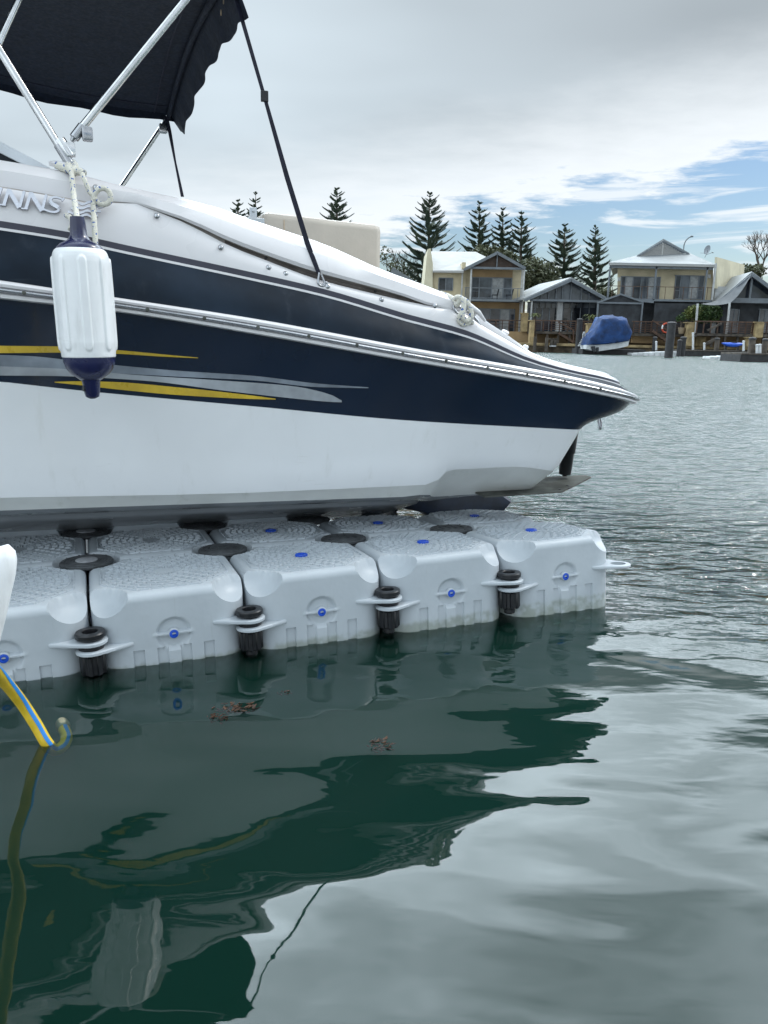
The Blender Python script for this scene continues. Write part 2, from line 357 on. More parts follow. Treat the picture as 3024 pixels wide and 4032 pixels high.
# ================================================================== WATER
def water_mat():
    m = bpy.data.materials.new('canal water'); m.use_nodes = True
    k = NT(m.node_tree); k.n.clear()
    out = k.new('ShaderNodeOutputMaterial')
    o = k.new('ShaderNodeTexCoord').outputs['Object']
    sp = k.new('ShaderNodeSeparateXYZ'); k.l.new(o, sp.inputs[0]); X, Y = sp.outputs[0], sp.outputs[1]
    # ruffled open canal to the right and beyond, calm lee beside the dock
    far = k.mr(k.math('ADD', k.math('MULTIPLY', X, .8), k.math('ADD', Y, k.math('MULTIPLY', k.noise(o, .8, 2), 1.0))), 3.5, 6.0)
    mid = k.mr(k.math('ADD', k.math('MULTIPLY', X, .75), k.math('MULTIPLY', Y, .8)), 1.4, 3.6)
    a = k.noise(k.mapping(o, (1.15, 2.1, 1), (0, 0, .42), (1.3, .4, 0)), 1.0, 1.2, .35, .35)
    b = k.noise(k.mapping(o, (1.9, 3.7, 1), (0, 0, .30), (4.2, 2.6, 0)), 1.0, 1.0, .4, .2)
    c = k.noise(k.mapping(o, (4.0, 9.5, 1), (0, 0, .22)), 1.0, 2.5, .5, .3)
    e = k.noise(k.mapping(o, (9., 17., 1), (0, 0, -.1)), 1.0, 3, .55)
    ha = k.math('MULTIPLY', a, .032)
    hb = k.math('MULTIPLY', b, k.math('ADD', .0150, k.math('MULTIPLY', mid, .010)))
    hc = k.math('MULTIPLY', c, k.math('ADD', .0009, k.math('ADD', k.math('MULTIPLY', mid, .0055), k.math('MULTIPLY', far, .080))))
    he = k.math('MULTIPLY', e, k.math('ADD', k.math('MULTIPLY', mid, .0012), k.math('MULTIPLY', far, .024)))
    wide = k.mr(k.math('ADD', Y, k.math('MULTIPLY', X, .4)), 7., 22.)
    g = k.noise(k.mapping(o, (1.0, 2.6, 1), (0, 0, .12), (8.2, 5.6, 0)), 1.0, 3, .6, .3)
    hg = k.math('MULTIPLY', g, k.math('MULTIPLY', wide, .28))
    hgt = k.math('ADD', k.math('ADD', ha, hb), k.math('ADD', k.math('ADD', hc, hg), he))
    bn = k.new('ShaderNodeBump'); bn.inputs['Strength'].default_value = 1; bn.inputs['Distance'].default_value = 1
    k.l.new(hgt, bn.inputs['Height'])
    fr = k.new('ShaderNodeFresnel'); fr.inputs['IOR'].default_value = 1.55; k.l.new(bn.outputs[0], fr.inputs['Normal'])
    gl = k.new('ShaderNodeBsdfGlossy'); k.put(gl.inputs['Roughness'], k.mr(k.math('ADD', Y, k.math('MULTIPLY', X, .7)), 3.5, 7.0, .02, .24)); gl.inputs['Color'].default_value = (.97, .99, .99, 1); k.l.new(bn.outputs[0], gl.inputs['Normal'])
    tr = k.new('ShaderNodeBsdfTransparent'); tr.inputs['Color'].default_value = (.80, .92, .88, 1)
    mx = k.new('ShaderNodeMixShader'); k.l.new(fr.outputs[0], mx.inputs[0]); k.l.new(tr.outputs[0], mx.inputs[1]); k.l.new(gl.outputs[0], mx.inputs[2])
    k.l.new(mx.outputs[0], out.inputs['Surface'])
    ab = k.new('ShaderNodeVolumeAbsorption'); ab.inputs['Color'].default_value = (.16, .52, .44, 1); ab.inputs['Density'].default_value = 11
    sc = k.new('ShaderNodeVolumeScatter'); sc.inputs['Color'].default_value = (.22, .64, .53, 1); sc.inputs['Density'].default_value = 3.3
    ad = k.new('ShaderNodeAddShader'); k.l.new(ab.outputs[0], ad.inputs[0]); k.l.new(sc.outputs[0], ad.inputs[1])
    k.l.new(ad.outputs[0], out.inputs['Volume'])
    return m
MA['water'] = water_mat()
mb = MB(); mb.box(-500, 500, -40, 74, -3, 0)
tag(mb.build('water', 'water'), 'dark green canal water with soft ripples, glossy with reflections of boat and sky', 'water', kind='structure')

# ================================================================== FLOATING DOCK
def dock_z(s, t): return .2381 + .0317 * s - .0242 * t - .0444 * s * t
HB, CRN = .2455, .100                                # half width and corner radius of one float
def cube_body():
    mb = MB()
    # columns round the outline: (x, y, nx, ny, side-coordinate a or None, corner-angle or None)
    cuts = set()
    for c in (-.111, -.037, .037, .111):
        for e in (-.0185, -.0150, .0150, .0185): cuts.add(round(c + e, 4))
    for i in range(-26, 27): cuts.add(round(i * .0055, 4))
    fl = HB - CRN
    cuts = sorted(x for x in cuts if -fl <= x <= fl); cuts = [-fl] + cuts + [fl]
    cols = []
    for k in range(4):
        ca, sa = math.cos(k * PI / 2), math.sin(k * PI / 2)
        R = lambda x, y: (x * ca - y * sa, x * sa + y * ca)
        for a in cuts:
            cols.append((*R(a, -HB), *R(0, -1), a, None))
        for j in range(1, 16):
            th = -PI / 2 + PI / 2 * j / 16
            cols.append((*R(fl + CRN * math.cos(th), -fl + CRN * math.sin(th)), *R(math.cos(th), math.sin(th)), None, th))
    def scoop(x, y):
        d = math.hypot(HB + .004 - abs(x), HB + .004 - abs(y)); r = .116
        return -.080 * math.sqrt(1 - (d / r) ** 2) if d < r else 1.
    zs = [-.40, -.36, -.336, -.332, -.30, -.26, -.23, -.205, -.1915, -.1885]
    zs += [-.1885 + .0050 * i for i in range(1, 21)]
    zs += [-.088, -.08, -.07, -.06, -.05, -.04, -.03]
    rows = []
    bev = .026
    def dent(a, th, z):
        d = 0.
        if a is not None:
            for c in (-.111, -.037, .037, .111):
                if abs(a - c) < .0165 and -.334 < z < -.190: d = max(d, .0075)
            q = math.hypot(a, z + .147)
            if q < .056: d = max(d, .013 * min(1, (.056 - q) / .010) ** 1)
            if abs(a) < .066 and abs(z + .147) < .0035: d = -.0025
        else:
            q = math.hypot((th + PI / 4) * CRN, z + .122)
            if q < .0165: d = .008 * (1 - (q / .0165) ** 2)
        return d
    for z in zs:
        row = []
        for (x, y, nx, ny, a, th) in cols:
            d = dent(a, th, z); row.append((x - nx * d, y - ny * d, min(z, scoop(x, y))))
        rows.append(row)
    for j in range(0, 6):                            # rounded top edge
        ph = PI / 2 * j / 5; ins = bev * (1 - math.cos(ph)); z = -bev + bev * math.sin(ph)
        rows.append([(x - nx * ins, y - ny * ins, min(z, scoop(x - nx * ins, y - ny * ins))) for (x, y, nx, ny, a, th) in cols])
    for sc in (.97, .94, .91, .88, .85, .82, .79, .76, .73, .70, .66, .6, .5, .35, .18):
        row = []
        for (x, y, nx, ny, a, th) in cols:
            X, Y = (x - nx * bev) * sc, (y - ny * bev) * sc
            row.append((X, Y, min(0, scoop(X, Y))))
        rows.append(row)
    mb.grid(rows, close=True)
    n = len(cols); b = len(mb.v) - n
    mb.add([(0, 0, 0)], []); mb.f += [(b + i, b + (i + 1) % n, len(mb.v) - 1) for i in range(n)]; mb.m += [0] * n
    mb.f.append(tuple(range(n))[::-1]); mb.m.append(0)
    # moulded anti-slip tread: dashes on rings inside an octagon
    rng = random.Random(3)
    def dash(p, q, w, h=.0055):
        p = Vector((*p, 0)); q = Vector((*q, 0)); d = (q - p).normalized() * 1; x = Vector((-d.y, d.x, 0)) * w / 2
        v = [p - x, p + x, q + x, q - x]
        v2 = [p + d * .001 - x * .6, p + d * .001 + x * .6, q - d * .001 + x * .6, q - d * .001 - x * .6]
        mb.add([(a.x, a.y, -.0015) for a in v] + [(a.x, a.y, h) for a in v2], [(4, 5, 6, 7), (0, 4, 7, 3), (1, 2, 6, 5), (0, 1, 5, 4), (3, 7, 6, 2)])
    inside = lambda x, y: max(abs(x), abs(y)) < .205 and abs(x) + abs(y) < .295
    for i in range(26):                              # inner rays
        a = 2 * PI * i / 26; r0, r1 = (.036, .052) if i % 2 else (.040, .062)
        dash((r0 * math.cos(a), r0 * math.sin(a)), (r1 * math.cos(a), r1 * math.sin(a)), .004)
    for ring in range(7):
        r = .070 + ring * .0258; nseg = 14 + ring * 4
        for i in range(nseg):
            a0 = 2 * PI * (i + (.5 if ring % 2 else 0)) / nseg; a1 = a0 + 2 * PI / nseg * .93
            p, q = (r * math.cos(a0), r * math.sin(a0)), (r * math.cos(a1), r * math.sin(a1))
            if inside(*p) and inside(*q):
                dash(p, q, .0056, .0048)
                rr = r + .0225
                t = (rr * math.cos(a0), rr * math.sin(a0))
                if inside(*t): dash(((r + .003) * math.cos(a0), (r + .003) * math.sin(a0)), t, .0056, .0075)
    for k in range(8):                               # octagon rim
        a, b_ = [(.1, -.208), (.208, -.1), (.208, .1), (.1, .208), (-.1, .208), (-.208, .1), (-.208, -.1), (-.1, -.208)][k], None
        b_ = [(.208, -.1), (.208, .1), (.1, .208), (-.1, .208), (-.208, .1), (-.208, -.1), (-.1, -.208), (.1, -.208)][k]
        for j in range(5):
            u, v = j / 5 + .015, (j + 1) / 5 - .015
            dash((a[0] + (b_[0] - a[0]) * u, a[1] + (b_[1] - a[1]) * u), (a[0] + (b_[0] - a[0]) * v, a[1] + (b_[1] - a[1]) * v), .004)
    for sx in (-1, 1):
        for sy in (-1, 1):
            for q in range(4):                       # little knobs beside the dish
                x, y = .120 + q * .0245, .120 + (3 - q) * .0245
                if q in (1, 2): x += .004; y += .004
                x -= .016; y -= .016
                mb.lathe([(.0042, -.001), (.004, .003), (.0022, .0045), (0, .0048)], (sx * x, sy * y, 0), 8)
    return mb
def lug_mb(sx, sy, z):
    """flat ring plate reaching from a rounded corner to the grid corner"""
    mb = MB(); c = .25
    n = 36; outer, inner = [], []
    for i in range(n):
        a = 2 * PI * i / n; d = Vector((math.cos(a), math.sin(a)))
        inner.append(Vector((c, c)) + d * .031)
        # support function of circle + two tips on the faces
        tips = [Vector((c - .145, c - .008)), Vector((c - .008, c - .145)), Vector((c - .10, c - .10))]
        outer.append(d)
    # outline as convex hull of the circle and the tips
    pts = [Vector((c, c)) + Vector((math.cos(2 * PI * i / 40), math.sin(2 * PI * i / 40))) * .049 for i in range(40)] + [Vector((c - .135, c - .007)), Vector((c - .007, c - .135)), Vector((c - .12, c - .12))]
    pts = sorted((p.x, p.y) for p in pts)
    def half(ps):
        h = []
        for p in ps:
            while len(h) > 1 and (h[-1][0] - h[-2][0]) * (p[1] - h[-2][1]) - (h[-1][1] - h[-2][1]) * (p[0] - h[-2][0]) <= 0: h.pop()
            h.append(p)
        return h
    hull = half(pts)[:-1] + half(pts[::-1])[:-1]
    def radial(a):                                   # ray from ring centre to hull
        best = .049
        for i in range(len(hull)):
            p, q = hull[i], hull[(i + 1) % len(hull)]
            ex, ey = q[0] - p[0], q[1] - p[1]; dx_, dy_ = math.cos(a), math.sin(a)
            det = dx_ * -ey + ex * dy_
            if abs(det) < 1e-12: continue
            rx, ry = p[0] - c, p[1] - c
            tt = (rx * -ey + ex * ry) / det; uu = (dx_ * ry - dy_ * rx) / det
            if tt > 0 and -1e-6 <= uu <= 1 + 1e-6: best = max(best, tt)
        return best
    h = .0068; rows = []
    prof = [(0, -h), (.55, -h), (1, -h * .55), (1, h * .55), (.55, h), (0, h)]
    n = 64
    for fr, zz in prof:
        row = []
        for i in range(n):
            a = 2 * PI * i / n; ro = radial(a); ri = .030
            r = ri + (ro - ri) * fr if fr < 1 else ro
            if fr == .55: r = ro - .004
            row.append((sx * (c + r * math.cos(a)), sy * (c + r * math.sin(a)), z + zz))
        rows.append(row)
    rows.append(rows[0])
    mb.grid(rows, close=True)
    return mb
def make_cube(name, label, group):
    root = thing(name, label, 'dock float', group=group)
    cube_body().build('float_body', 'poly', root, smooth=38)
    for sx, sy, z in ((1, -1, -.128), (-1, -1, -.163), (1, 1, -.198), (-1, 1, -.232)):
        lug_mb(sx, sy, z).build('lug', 'poly', root, smooth=40)
    for k in range(4):
        a = k * PI / 2 - PI / 2; d = Vector((math.cos(a), math.sin(a), 0)); c = d * (HB - .012)
        c.z = -.147
        m = MB(); m.lathe([(.0175, 0), (.0175, .013), (.0155, .0155), (.0145, .0155), (.0145, .008), (0, .008)], c, 24, d)
        pr = m.build('plug_ring', 'poly', root, smooth=40)
        m = MB(); m.lathe([(.0143, .008), (.0143, .0165), (.012, .0175), (.0065, .0175), (.006, .011), (0, .011)], c, 24, d)
        m.build('plug', 'plug', pr, smooth=40)
    return root
def top_cap(root):
    m = MB(); m.lathe([(.0235, -.001), (.0235, .006), (.021, .0085), (.013, .0085), (.012, .004), (0, .004)], (0, 0, 0), 28)
    m.build('top_plug', 'plug', root, smooth=40)
def dock_matrix(s, t, drop=0., tip=0.):
    a = Vector((U.x, U.y, .0317 - .0444 * t)).normalized(); b = Vector((V.x, V.y, -.0242 - .0444 * s + tip)); n = a.cross(b).normalized(); b = n.cross(a)
    m = Matrix((a, b, n)).transposed().to_4x4(); m.translation = W(s, t, dock_z(s, t) - drop); return m
G_D = 'floating dock modules under the boat'
lab = {(-2, 0): 'grey plastic dock float just outside the left edge, near row', (-1, 0): 'grey dock float cut by the left edge, front row beside white bumper',
       (0, 0): 'grey dock float without top plug, front row, behind the hose end', (1, 0): 'grey dock float with blue top plug, front row, third from the right end',
       (2, 0): 'grey dock float in the front row, second from the right end', (3, 0): 'grey dock float at the right end of the front row, lug loop sticking out',
       (-2, 1): 'grey dock float of the second row outside the left edge', (-1, 1): 'grey dock float of the second row under the hull at the left edge',
       (0, 1): 'grey dock float without top plug, second row, right of the pale-dotted black caps', (1, 1): 'grey dock float, second row, blue top plug, behind the front float third from right',
       (2, 1): 'grey dock float, second row, blue top plug, just left of the dark outdrive', (3, 1): 'wet grey dock float directly beneath the dark outdrive, rightmost of the second row',
       (-1, 2): 'grey dock float of the innermost row under the hull at left edge', (0, 2): 'grey dock float of the innermost row, sliver beneath hull left of centre', (1, 2): 'grey dock float of the innermost row, rightmost of that row'}
plain = make_cube('dock_float', lab[(0, 0)], G_D); plain.matrix_world = dock_matrix(.25, .25)
capped = dup(plain, label=lab[(1, 0)], matrix=dock_matrix(.75, .25)); top_cap(capped)
for (i, j), l in lab.items():
    if (i, j) in ((0, 0), (1, 0)): continue
    dup(capped if i >= 1 else plain, label=l, matrix=dock_matrix(i * .5 + .25, j * .5 + .25, *((.045, -.30) if j == 2 else (0, 0))))
# connector pins at the outer corners
def make_pin(label):
    root = thing('connector_pin', label, 'connector pin', group='black pins joining the dock floats')
    m = MB(); m.lathe([(0, -.015), (.0215, -.015), (.0235, -.001), (.026, .0008), (.0425, 0), (.0455, -.004), (.0455, -.0165), (.042, -.020), (.0, -.020)], (0, 0, 0), 40)
    m.build('flange', 'rubber', root, smooth=35)
    m = MB(); m.lathe([(.029, -.02), (.029, -.036), (.038, -.037), (.039, -.040), (.039, -.053), (.037, -.056), (.029, -.057), (.029, -.073)], (0, 0, 0), 40)
    m.build('collar', 'rubber', root, smooth=35)
    m = MB(); n = 64; rows = []
    for z, k in ((-.0735, .90), (-.077, 1), (-.135, 1), (-.139, .92), (-.139, .5)):
        rows.append([((r := (.040 if (math.floor(i / 4) % 2) else .034) * k) * math.cos(2 * PI * i / n), r * math.sin(2 * PI * i / n), z) for i in range(n)])
    m.grid(rows, close=True); m.lathe([(.021, -.138), (.021, -.158), (.018, -.162), (0, -.162)], (0, 0, 0), 24)
    m.build('fluted_nut', 'rubber', root, smooth=30)
    return root
pl = ['black connector pin with lowest nut sunk in the water, between the two leftmost front floats', 'black connector pin in the front row, second from the left, above the floating seaweed',
      'black connector pin in the front row, second from the right', 'black connector pin nearest the right end, bolt tip clear of the water']
pin0 = make_pin(pl[0])
for i, l in enumerate(pl):
    m = dock_matrix(.5 * i, 0); m.translation = W(.5 * i, 0, dock_z(.5 * i, 0) - .0987)
    if i == 0: pin0.matrix_world = m
    else: dup(pin0, label=l, matrix=m)
# round caps where four floats meet
def make_disc(label, dot):
    root = thing('cover_cap', label, 'cover cap', group='round black caps between the dock floats')
    m = MB(); m.lathe([(.088, -.010), (.094, -.004), (.094, .003), (.090, .0065), (.078, .0075), (.076, .006), (.072, .006), (.070, .008), (.056, .008), (.054, .0065), (.050, .0065), (.048, .0082), (0, .0082)], (0, 0, 0), 48)
    for i in range(10):
        a = 2 * PI * i / 10; m.lathe([(.0035, .005), (.003, .0095), (0, .010)], (.084 * math.cos(a), .084 * math.sin(a), 0), 8)
    m.build('cap_disc', 'black_dull', root, smooth=30)
    if dot:
        m = MB(); m.lathe([(.039, .008), (.039, .0105), (.036, .012), (0, .012)], (0, 0, 0), 36); m.build('centre_button', 'pale_dot', root, smooth=30)
    else:
        m = MB()
        for i in range(4): m.bar((-.045 + i * .03, -.03, .0095), (-.045 + i * .03, .03, .0095), .004, .0025)
        m.build('centre_grip', 'black_dull', root)
    return root
dl = {(0, 1): 'black round cap with pale grey centre between front and second row, left of middle', (-1, 1): 'black round cap between the floats at the left edge, mostly outside the photo',
      (1, 1): 'plain black round cap between front and second row, behind the third float from the right', (2, 1): 'plain black round cap between front and second row, second from the right end',
      (3, 1): 'plain black round cap nearest the right end, in front of the outdrive', (0, 2): 'black round cap with pale grey centre half under the hull, rear row at left',
      (1, 2): 'plain black round cap half under the hull, rear row, middle one', (2, 2): 'plain black round cap under the hull, rear row, rightmost of them', }
dd, dp = None, None
for (i, j), l in dl.items():
    m = dock_matrix(.5 * i, .5 * j); m.translation = W(.5 * i, .5 * j, dock_z(.5 * i, .5 * j) - .006)
    if i == 0:
        if dd is None: dd = make_disc(l, True); dd.matrix_world = m
        else: dup(dd, label=l, matrix=m)
    else:
        if dp is None: dp = make_disc(l, False); dp.matrix_world = m
        else: dup(dp, label=l, matrix=m)

# ================================================================== THE BOAT (local axes: s along the hull to the stern, t into the dock, z up)
TK = 1.45                                             # keel plane
boat = thing('motor_boat', 'white and navy motor boat with raised navy canopy, resting on the grey floating dock', 'motor boat', (O.x, O.y, 0), AZ)
def pc(pts, t): return pchip([hit(x, y, t) for x, y in pts])
zA = pc([(0, 629), (273, 678), (456, 725), (820, 807), (1021, 875), (1276, 961), (1500, 1060), (1669, 1121), (1775, 1167), (1894, 1257), (1986, 1318), (2073, 1386), (2260, 1442), (2400, 1466)], .45)
zB = pc([(0, 869), (277, 915), (392, 942), (1000, 1074), (1280, 1139), (1600, 1236), (1821, 1296), (2096, 1415), (2236, 1455), (2352, 1479), (2468, 1507)], .35)
zD = pc([(0, 1108), (452, 1174), (1000, 1258), (1600, 1369), (2179, 1471), (2410, 1523), (2485, 1546)], .28)
zE = pc([(0, 1174), (452, 1225), (1000, 1313), (1600, 1419), (2179, 1517), (2410, 1563), (2494, 1583)], .28)
zF = pc([(0, 1502), (332, 1539), (1000, 1600), (1600, 1655), (2283, 1693)], .32)
zG0 = pc([(0, 1960), (1000, 1939), (1614, 1912)], .42)
def sst(x, a, b): u = min(1, max(0, (x - a) / (b - a))); return u * u * (3 - 2 * u)
def zG(s): return zG0(min(s, 1.30)) + (.515 - zG0(1.3)) * sst(s, 1.355, 1.445) - .03 * sst(s, 1.75, 2.0)
zG2_0 = pc([(0, 2005), (1000, 1972), (1704, 1948)], .46)
def zG2(s): return zG2_0(min(s, 1.35)) + (.362 - zG2_0(1.35)) * sst(s, 1.36, 1.46)
def tG2(s): return .465 + .135 * sst(s, 1.36, 1.46)
def zK(s): return .075 + .02 * max(0, -s) ** 1.3
def taper(t0, s, w=1.): return t0 + (TK - t0) * (max(0, -.9 - s) / 2.95) ** 2.2 * w
SS = [-3.84, -3.7, -3.4, -3.0, -2.5, -2.0, -1.5, -1.1, -.8, -.5] + [round(-.4 + .07 * i, 3) for i in range(25)] + [1.33, 1.36, 1.39, 1.42, 1.45, 1.48, 1.52, 1.58, 1.65, 1.72, 1.79]
def outline(t0, send, R, tfun=None):
    """half outline, bow to the middle of the stern"""
    P = []
    sc = send - R
    for s in SS:
        s2 = s if s < 1.0 else 1.0 + (s - 1.0) * (sc - 1.0) / (1.79 - 1.0)
        P.append((s2, taper(tfun(s2) if tfun else t0, s2)))
    t1 = P[-1][1]
    for j in range(1, 11):
        a = PI / 2 * j / 10; P.append((sc + R * math.sin(a), t1 + R * (1 - math.cos(a))))
    for u in (.25, .5, .75, 1): P.append((send, t1 + R + (TK - t1 - R) * u))
    return P
def full(P): return P + [(s, 2 * TK - t) for s, t in P[-2::-1]]
def level(t0, send, R, zf, tfun=None, dz=0): return [(s, t, zf(s) + dz) for s, t in full(outline(t0, send, R, tfun))]
def lerp(a, b, u): return a + (b - a) * u
# --- hull: bottom, white sides, navy sides
kl = []
for (s, t, z) in level(.46, 1.98, .05, zG2, tG2):
    s2 = min(s, 1.45); kl.append((s2, TK, zK(s2) + .33 * max(0, (-2.2 - s)) ** 1.5))
q = []
g2 = level(.46, 1.98, .05, zG2, tG2)
for u in (.0, .2, .33, .5, .6, .70, .78, .80, .86, .91, .95, .98, 1.):
    row = []
    for a, b in zip(kl, g2):
        row.append((lerp(a[0], b[0], u ** 16), lerp(a[1], b[1], u), lerp(a[2], b[2], u) + (.012 if u == .80 else 0) - .012 * math.sin(PI * u)))
    q.append(row)
g1 = level(.42, 1.99, .06, zG)
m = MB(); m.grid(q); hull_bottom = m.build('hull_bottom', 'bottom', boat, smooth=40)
mid = [tuple(lerp(a[i], b[i], .5) for i in range(3)) for a, b in zip(g2, g1)]
m = MB(); m.grid([[(s, t, z - .006 if s < 1.3 else z) for s, t, z in g2], mid, g1]); m.build('chine_strip', 'chine', boat, smooth=40)
rows = [g1]
NW = 6
for j in range(1, NW + 1):
    u = j / NW; t0 = lerp(.42, .32, u ** .8); send = lerp(1.99, 2.07, u); R = lerp(.06, .12, u)
    rows.append([(s, t, lerp(zG(s), zF(s), u)) for s, t in full(outline(t0, send, R))])
rows[1] = [(s, t - .003, z) for s, t, z in rows[1]]
m = MB(); m.grid(rows); m.build('hull_side', 'gel_hull', boat, smooth=40)
fl = pchip([(0, 2.07), (.14, 2.105), (.28, 2.16), (.45, 2.235), (.7, 2.315), (1, 2.368)])
rows = []
for j in range(0, 11):
    u = j / 10; t0 = lerp(.3195, .283, u ** 1.2); send = fl(u); R = lerp(.12, .25, u)
    rows.append([(s, t, lerp(zF(s), zE(s), u)) for s, t in full(outline(t0, send, R))])
m = MB(); m.grid(rows); m.build('navy_topside', 'navy', boat, smooth=40)
def hull_t(s, z):
    if z > zF(s): u = (z - zF(s)) / max(1e-3, zE(s) - zF(s)); return lerp(.3195, .283, max(0, min(1, u)) ** 1.2)
    u = (z - zG(s)) / max(1e-3, zF(s) - zG(s)); return lerp(.42, .32, max(0, min(1, u)) ** .8)
# --- rub rail swept round the sheer
base = outline(.28, 2.37, .25); base = full(base)
def sweep(prof, name, ma, parent):
    P = [Vector((s, t)) for s, t in base]; rows = []
    for i, p in enumerate(P):
        d = (P[min(i + 1, len(P) - 1)] - P[max(i - 1, 0)]).normalized(); nrm = Vector((d.y, -d.x))     # outwards
        h = zD(p.x) - zE(p.x)
        rows.append([(p.x + nrm.x * o, p.y + nrm.y * o, zE(p.x) + h * k) for o, k in prof])
    mb_ = MB(); mb_.grid(rows, close=True); return mb_.build(name, ma, parent, smooth=45)
rail = sweep([(-.01, -.06), (.012, -.06), (.022, .02), (.022, .22), (.016, .30), (.016, .62), (.022, .68), (.024, .84), (.020, .97), (.008, 1.06), (-.01, 1.06)], 'rub_rail', 'gel_white', boat)
bead = sweep([(.012, .26)] + [(.016 + .020 * math.sin(PI * i / 8), .27 + .40 * i / 8) for i in range(9)] + [(.012, .68)], 'steel_insert', 'steel', rail)
for i in range(14):
    s = -.12 + i * .18
    if s > 2.1: break
    m = MB(); m.lathe([(.0065, 0), (.006, .0015), (0, .0025)], (s, .28 - .0355, zE(s) + (zD(s) - zE(s)) * .465), 10, (0, -1, .1)); m.build('screw', 'tab', bead, smooth=50)
# --- weathered navy band, pinstripes
def band(lv, name, ma): 
    mb_ = MB(); mb_.grid(lv); return mb_.build(name, ma, boat, smooth=40)
def sw_(s): return lerp(1., .5, sst(s, 1.35, 2.0))
lv = []
for j in range(7):
    u = j / 6; t0 = .284 + .061 * u - .012 * math.sin(PI * u)
    lv.append([(s, t, lerp(zD(s), zB(s) - .028 * sw_(s), u)) for s, t in full(outline(t0, lerp(2.368, 2.352, u), .25))])
band(lv, 'navy_band', 'navy_dull')
Lw0 = [(s, t, zB(s) - .028 * sw_(s)) for s, t in full(outline(.345, 2.352, .25))]
Lw1 = [(s, t, zB(s) - .020 * sw_(s)) for s, t in full(outline(.346, 2.351, .25))]
Lw2 = [(s, t, zB(s)) for s, t in full(outline(.348, 2.349, .25))]
band([Lw0, Lw1], 'white_pinstripe', 'gel_white'); band([Lw1, Lw2], 'dark_pinstripe', 'stripe_dark')
# --- deck moulding with the vent pocket under the overhanging coaming panel
zX = pc([(410, 745), (542, 806), (730, 872), (900, 951), (1039, 1004), (1237, 1071), (1491, 1139), (1600, 1172), (1683, 1203), (1720, 1218)], .385)
zWl = pc([(542, 807), (720, 878), (900, 970), (1039, 1025), (1246, 1101), (1487, 1162), (1620, 1193), (1690, 1206)], .395)
def wgt(s): return sst(s, .18, .30) * (1 - sst(s, 1.30, 1.42))
def low(s):                                           # lower lip of the pocket
    a = lerp(zB(s), zA(s), .52)
    return lerp(a, min(zWl(max(.2, min(1.4, s))), zA(s) - .02), sst(s, .05, .22) * (1 - sst(s, 1.36, 1.52)))
def upp(s):
    a = lerp(zB(s), zA(s), .54)
    return max(low(s) + .0003, lerp(a, min(zX(max(.2, min(1.4, s))), zA(s) - .018), sst(s, .05, .22) * (1 - sst(s, 1.36, 1.52))))
def deck_rows(fs): return [[(s, t, zf(s)) for s, t in full(outline(t0, se, R, tf))] for (t0, se, R, zf, tf) in fs]
lowA = deck_rows([(.348, 2.349, .25, zB, None), (.350, 2.345, .25, lambda s: lerp(zB(s), low(s), .35), None), (.362, 2.338, .25, lambda s: lerp(zB(s), low(s), .8), None), (.376, 2.33, .25, low, None)])
m = MB(); m.grid(lowA); deck = m.build('deck_moulding', 'gel_white', boat, smooth=50)
inn = lambda s: .378 + .016 * wgt(s)
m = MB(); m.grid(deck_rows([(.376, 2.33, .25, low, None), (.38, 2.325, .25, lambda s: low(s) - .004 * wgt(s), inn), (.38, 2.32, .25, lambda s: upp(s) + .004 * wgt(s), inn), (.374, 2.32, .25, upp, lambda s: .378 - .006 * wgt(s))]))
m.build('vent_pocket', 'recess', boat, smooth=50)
ot = lambda s: .378 - .014 * wgt(s)
m = MB(); m.grid(deck_rows([(.374, 2.32, .25, upp, lambda s: .378 - .006 * wgt(s)), (.37, 2.32, .25, lambda s: lerp(upp(s), zA(s), .10), ot), (.37, 2.316, .25, lambda s: lerp(upp(s), zA(s), .55), lambda s: .385 - .008 * wgt(s)),
                            (.40, 2.31, .25, lambda s: lerp(upp(s), zA(s), .60), lambda s: .392 - .006 * wgt(s)), (.41, 2.30, .25, lambda s: lerp(upp(s), zA(s), .88), lambda s: .415),
                            (.43, 2.285, .25, lambda s: zA(s) - .004, lambda s: .432), (.45, 2.27, .25, zA, lambda s: .452), (.49, 2.24, .25, lambda s: zA(s) + .002, None), (.56, 2.2, .25, lambda s: zA(s) - .006, None)]))
m.build('coaming', 'gel_white', boat, smooth=45)
ck = lambda s: sst(s, -.75, -.6) * (1 - sst(s, 1.38, 1.46))
m = MB(); m.grid(deck_rows([(.56, 2.2, .25, lambda s: zA(s) - .006, None), (.58, 2.18, .25, lambda s: lerp(zA(s), .85, ck(s)), None), (1.2, 2.0, .1, lambda s: lerp(zA(s) + .05 * (1 - sst(s, -.8, 0)), .85, ck(s)), None), (1.448, 1.9, .001, lambda s: lerp(zA(s) + .07 * (1 - sst(s, -.8, 0)), .85, ck(s)), None)]))
m.build('deck_and_cockpit', 'gel_white', boat, smooth=40)
# vent grille in the pocket
gs = [.52 + .78 * i / 26 for i in range(27)]
m = MB()
for k in range(4):
    f0 = .10 + .22 * k
    m.sheet([[(s, .391 - .002 * (k % 2), lerp(low(s), upp(s), f0)) for s in gs], [(s, .388, lerp(low(s), upp(s), f0 + .15)) for s in gs]], .003)
vg = m.build('vent_grille', 'grille', boat, smooth=30)
for (x, y) in ((1047, 1016), (1477, 1147)):
    s, z = hit(x, y, .388); m = MB(); m.lathe([(.006, 0), (.005, .003), (0, .004)], (s, .386, z), 10, (0, -1, 0)); m.build('screw', 'rubber', vg, smooth=50)
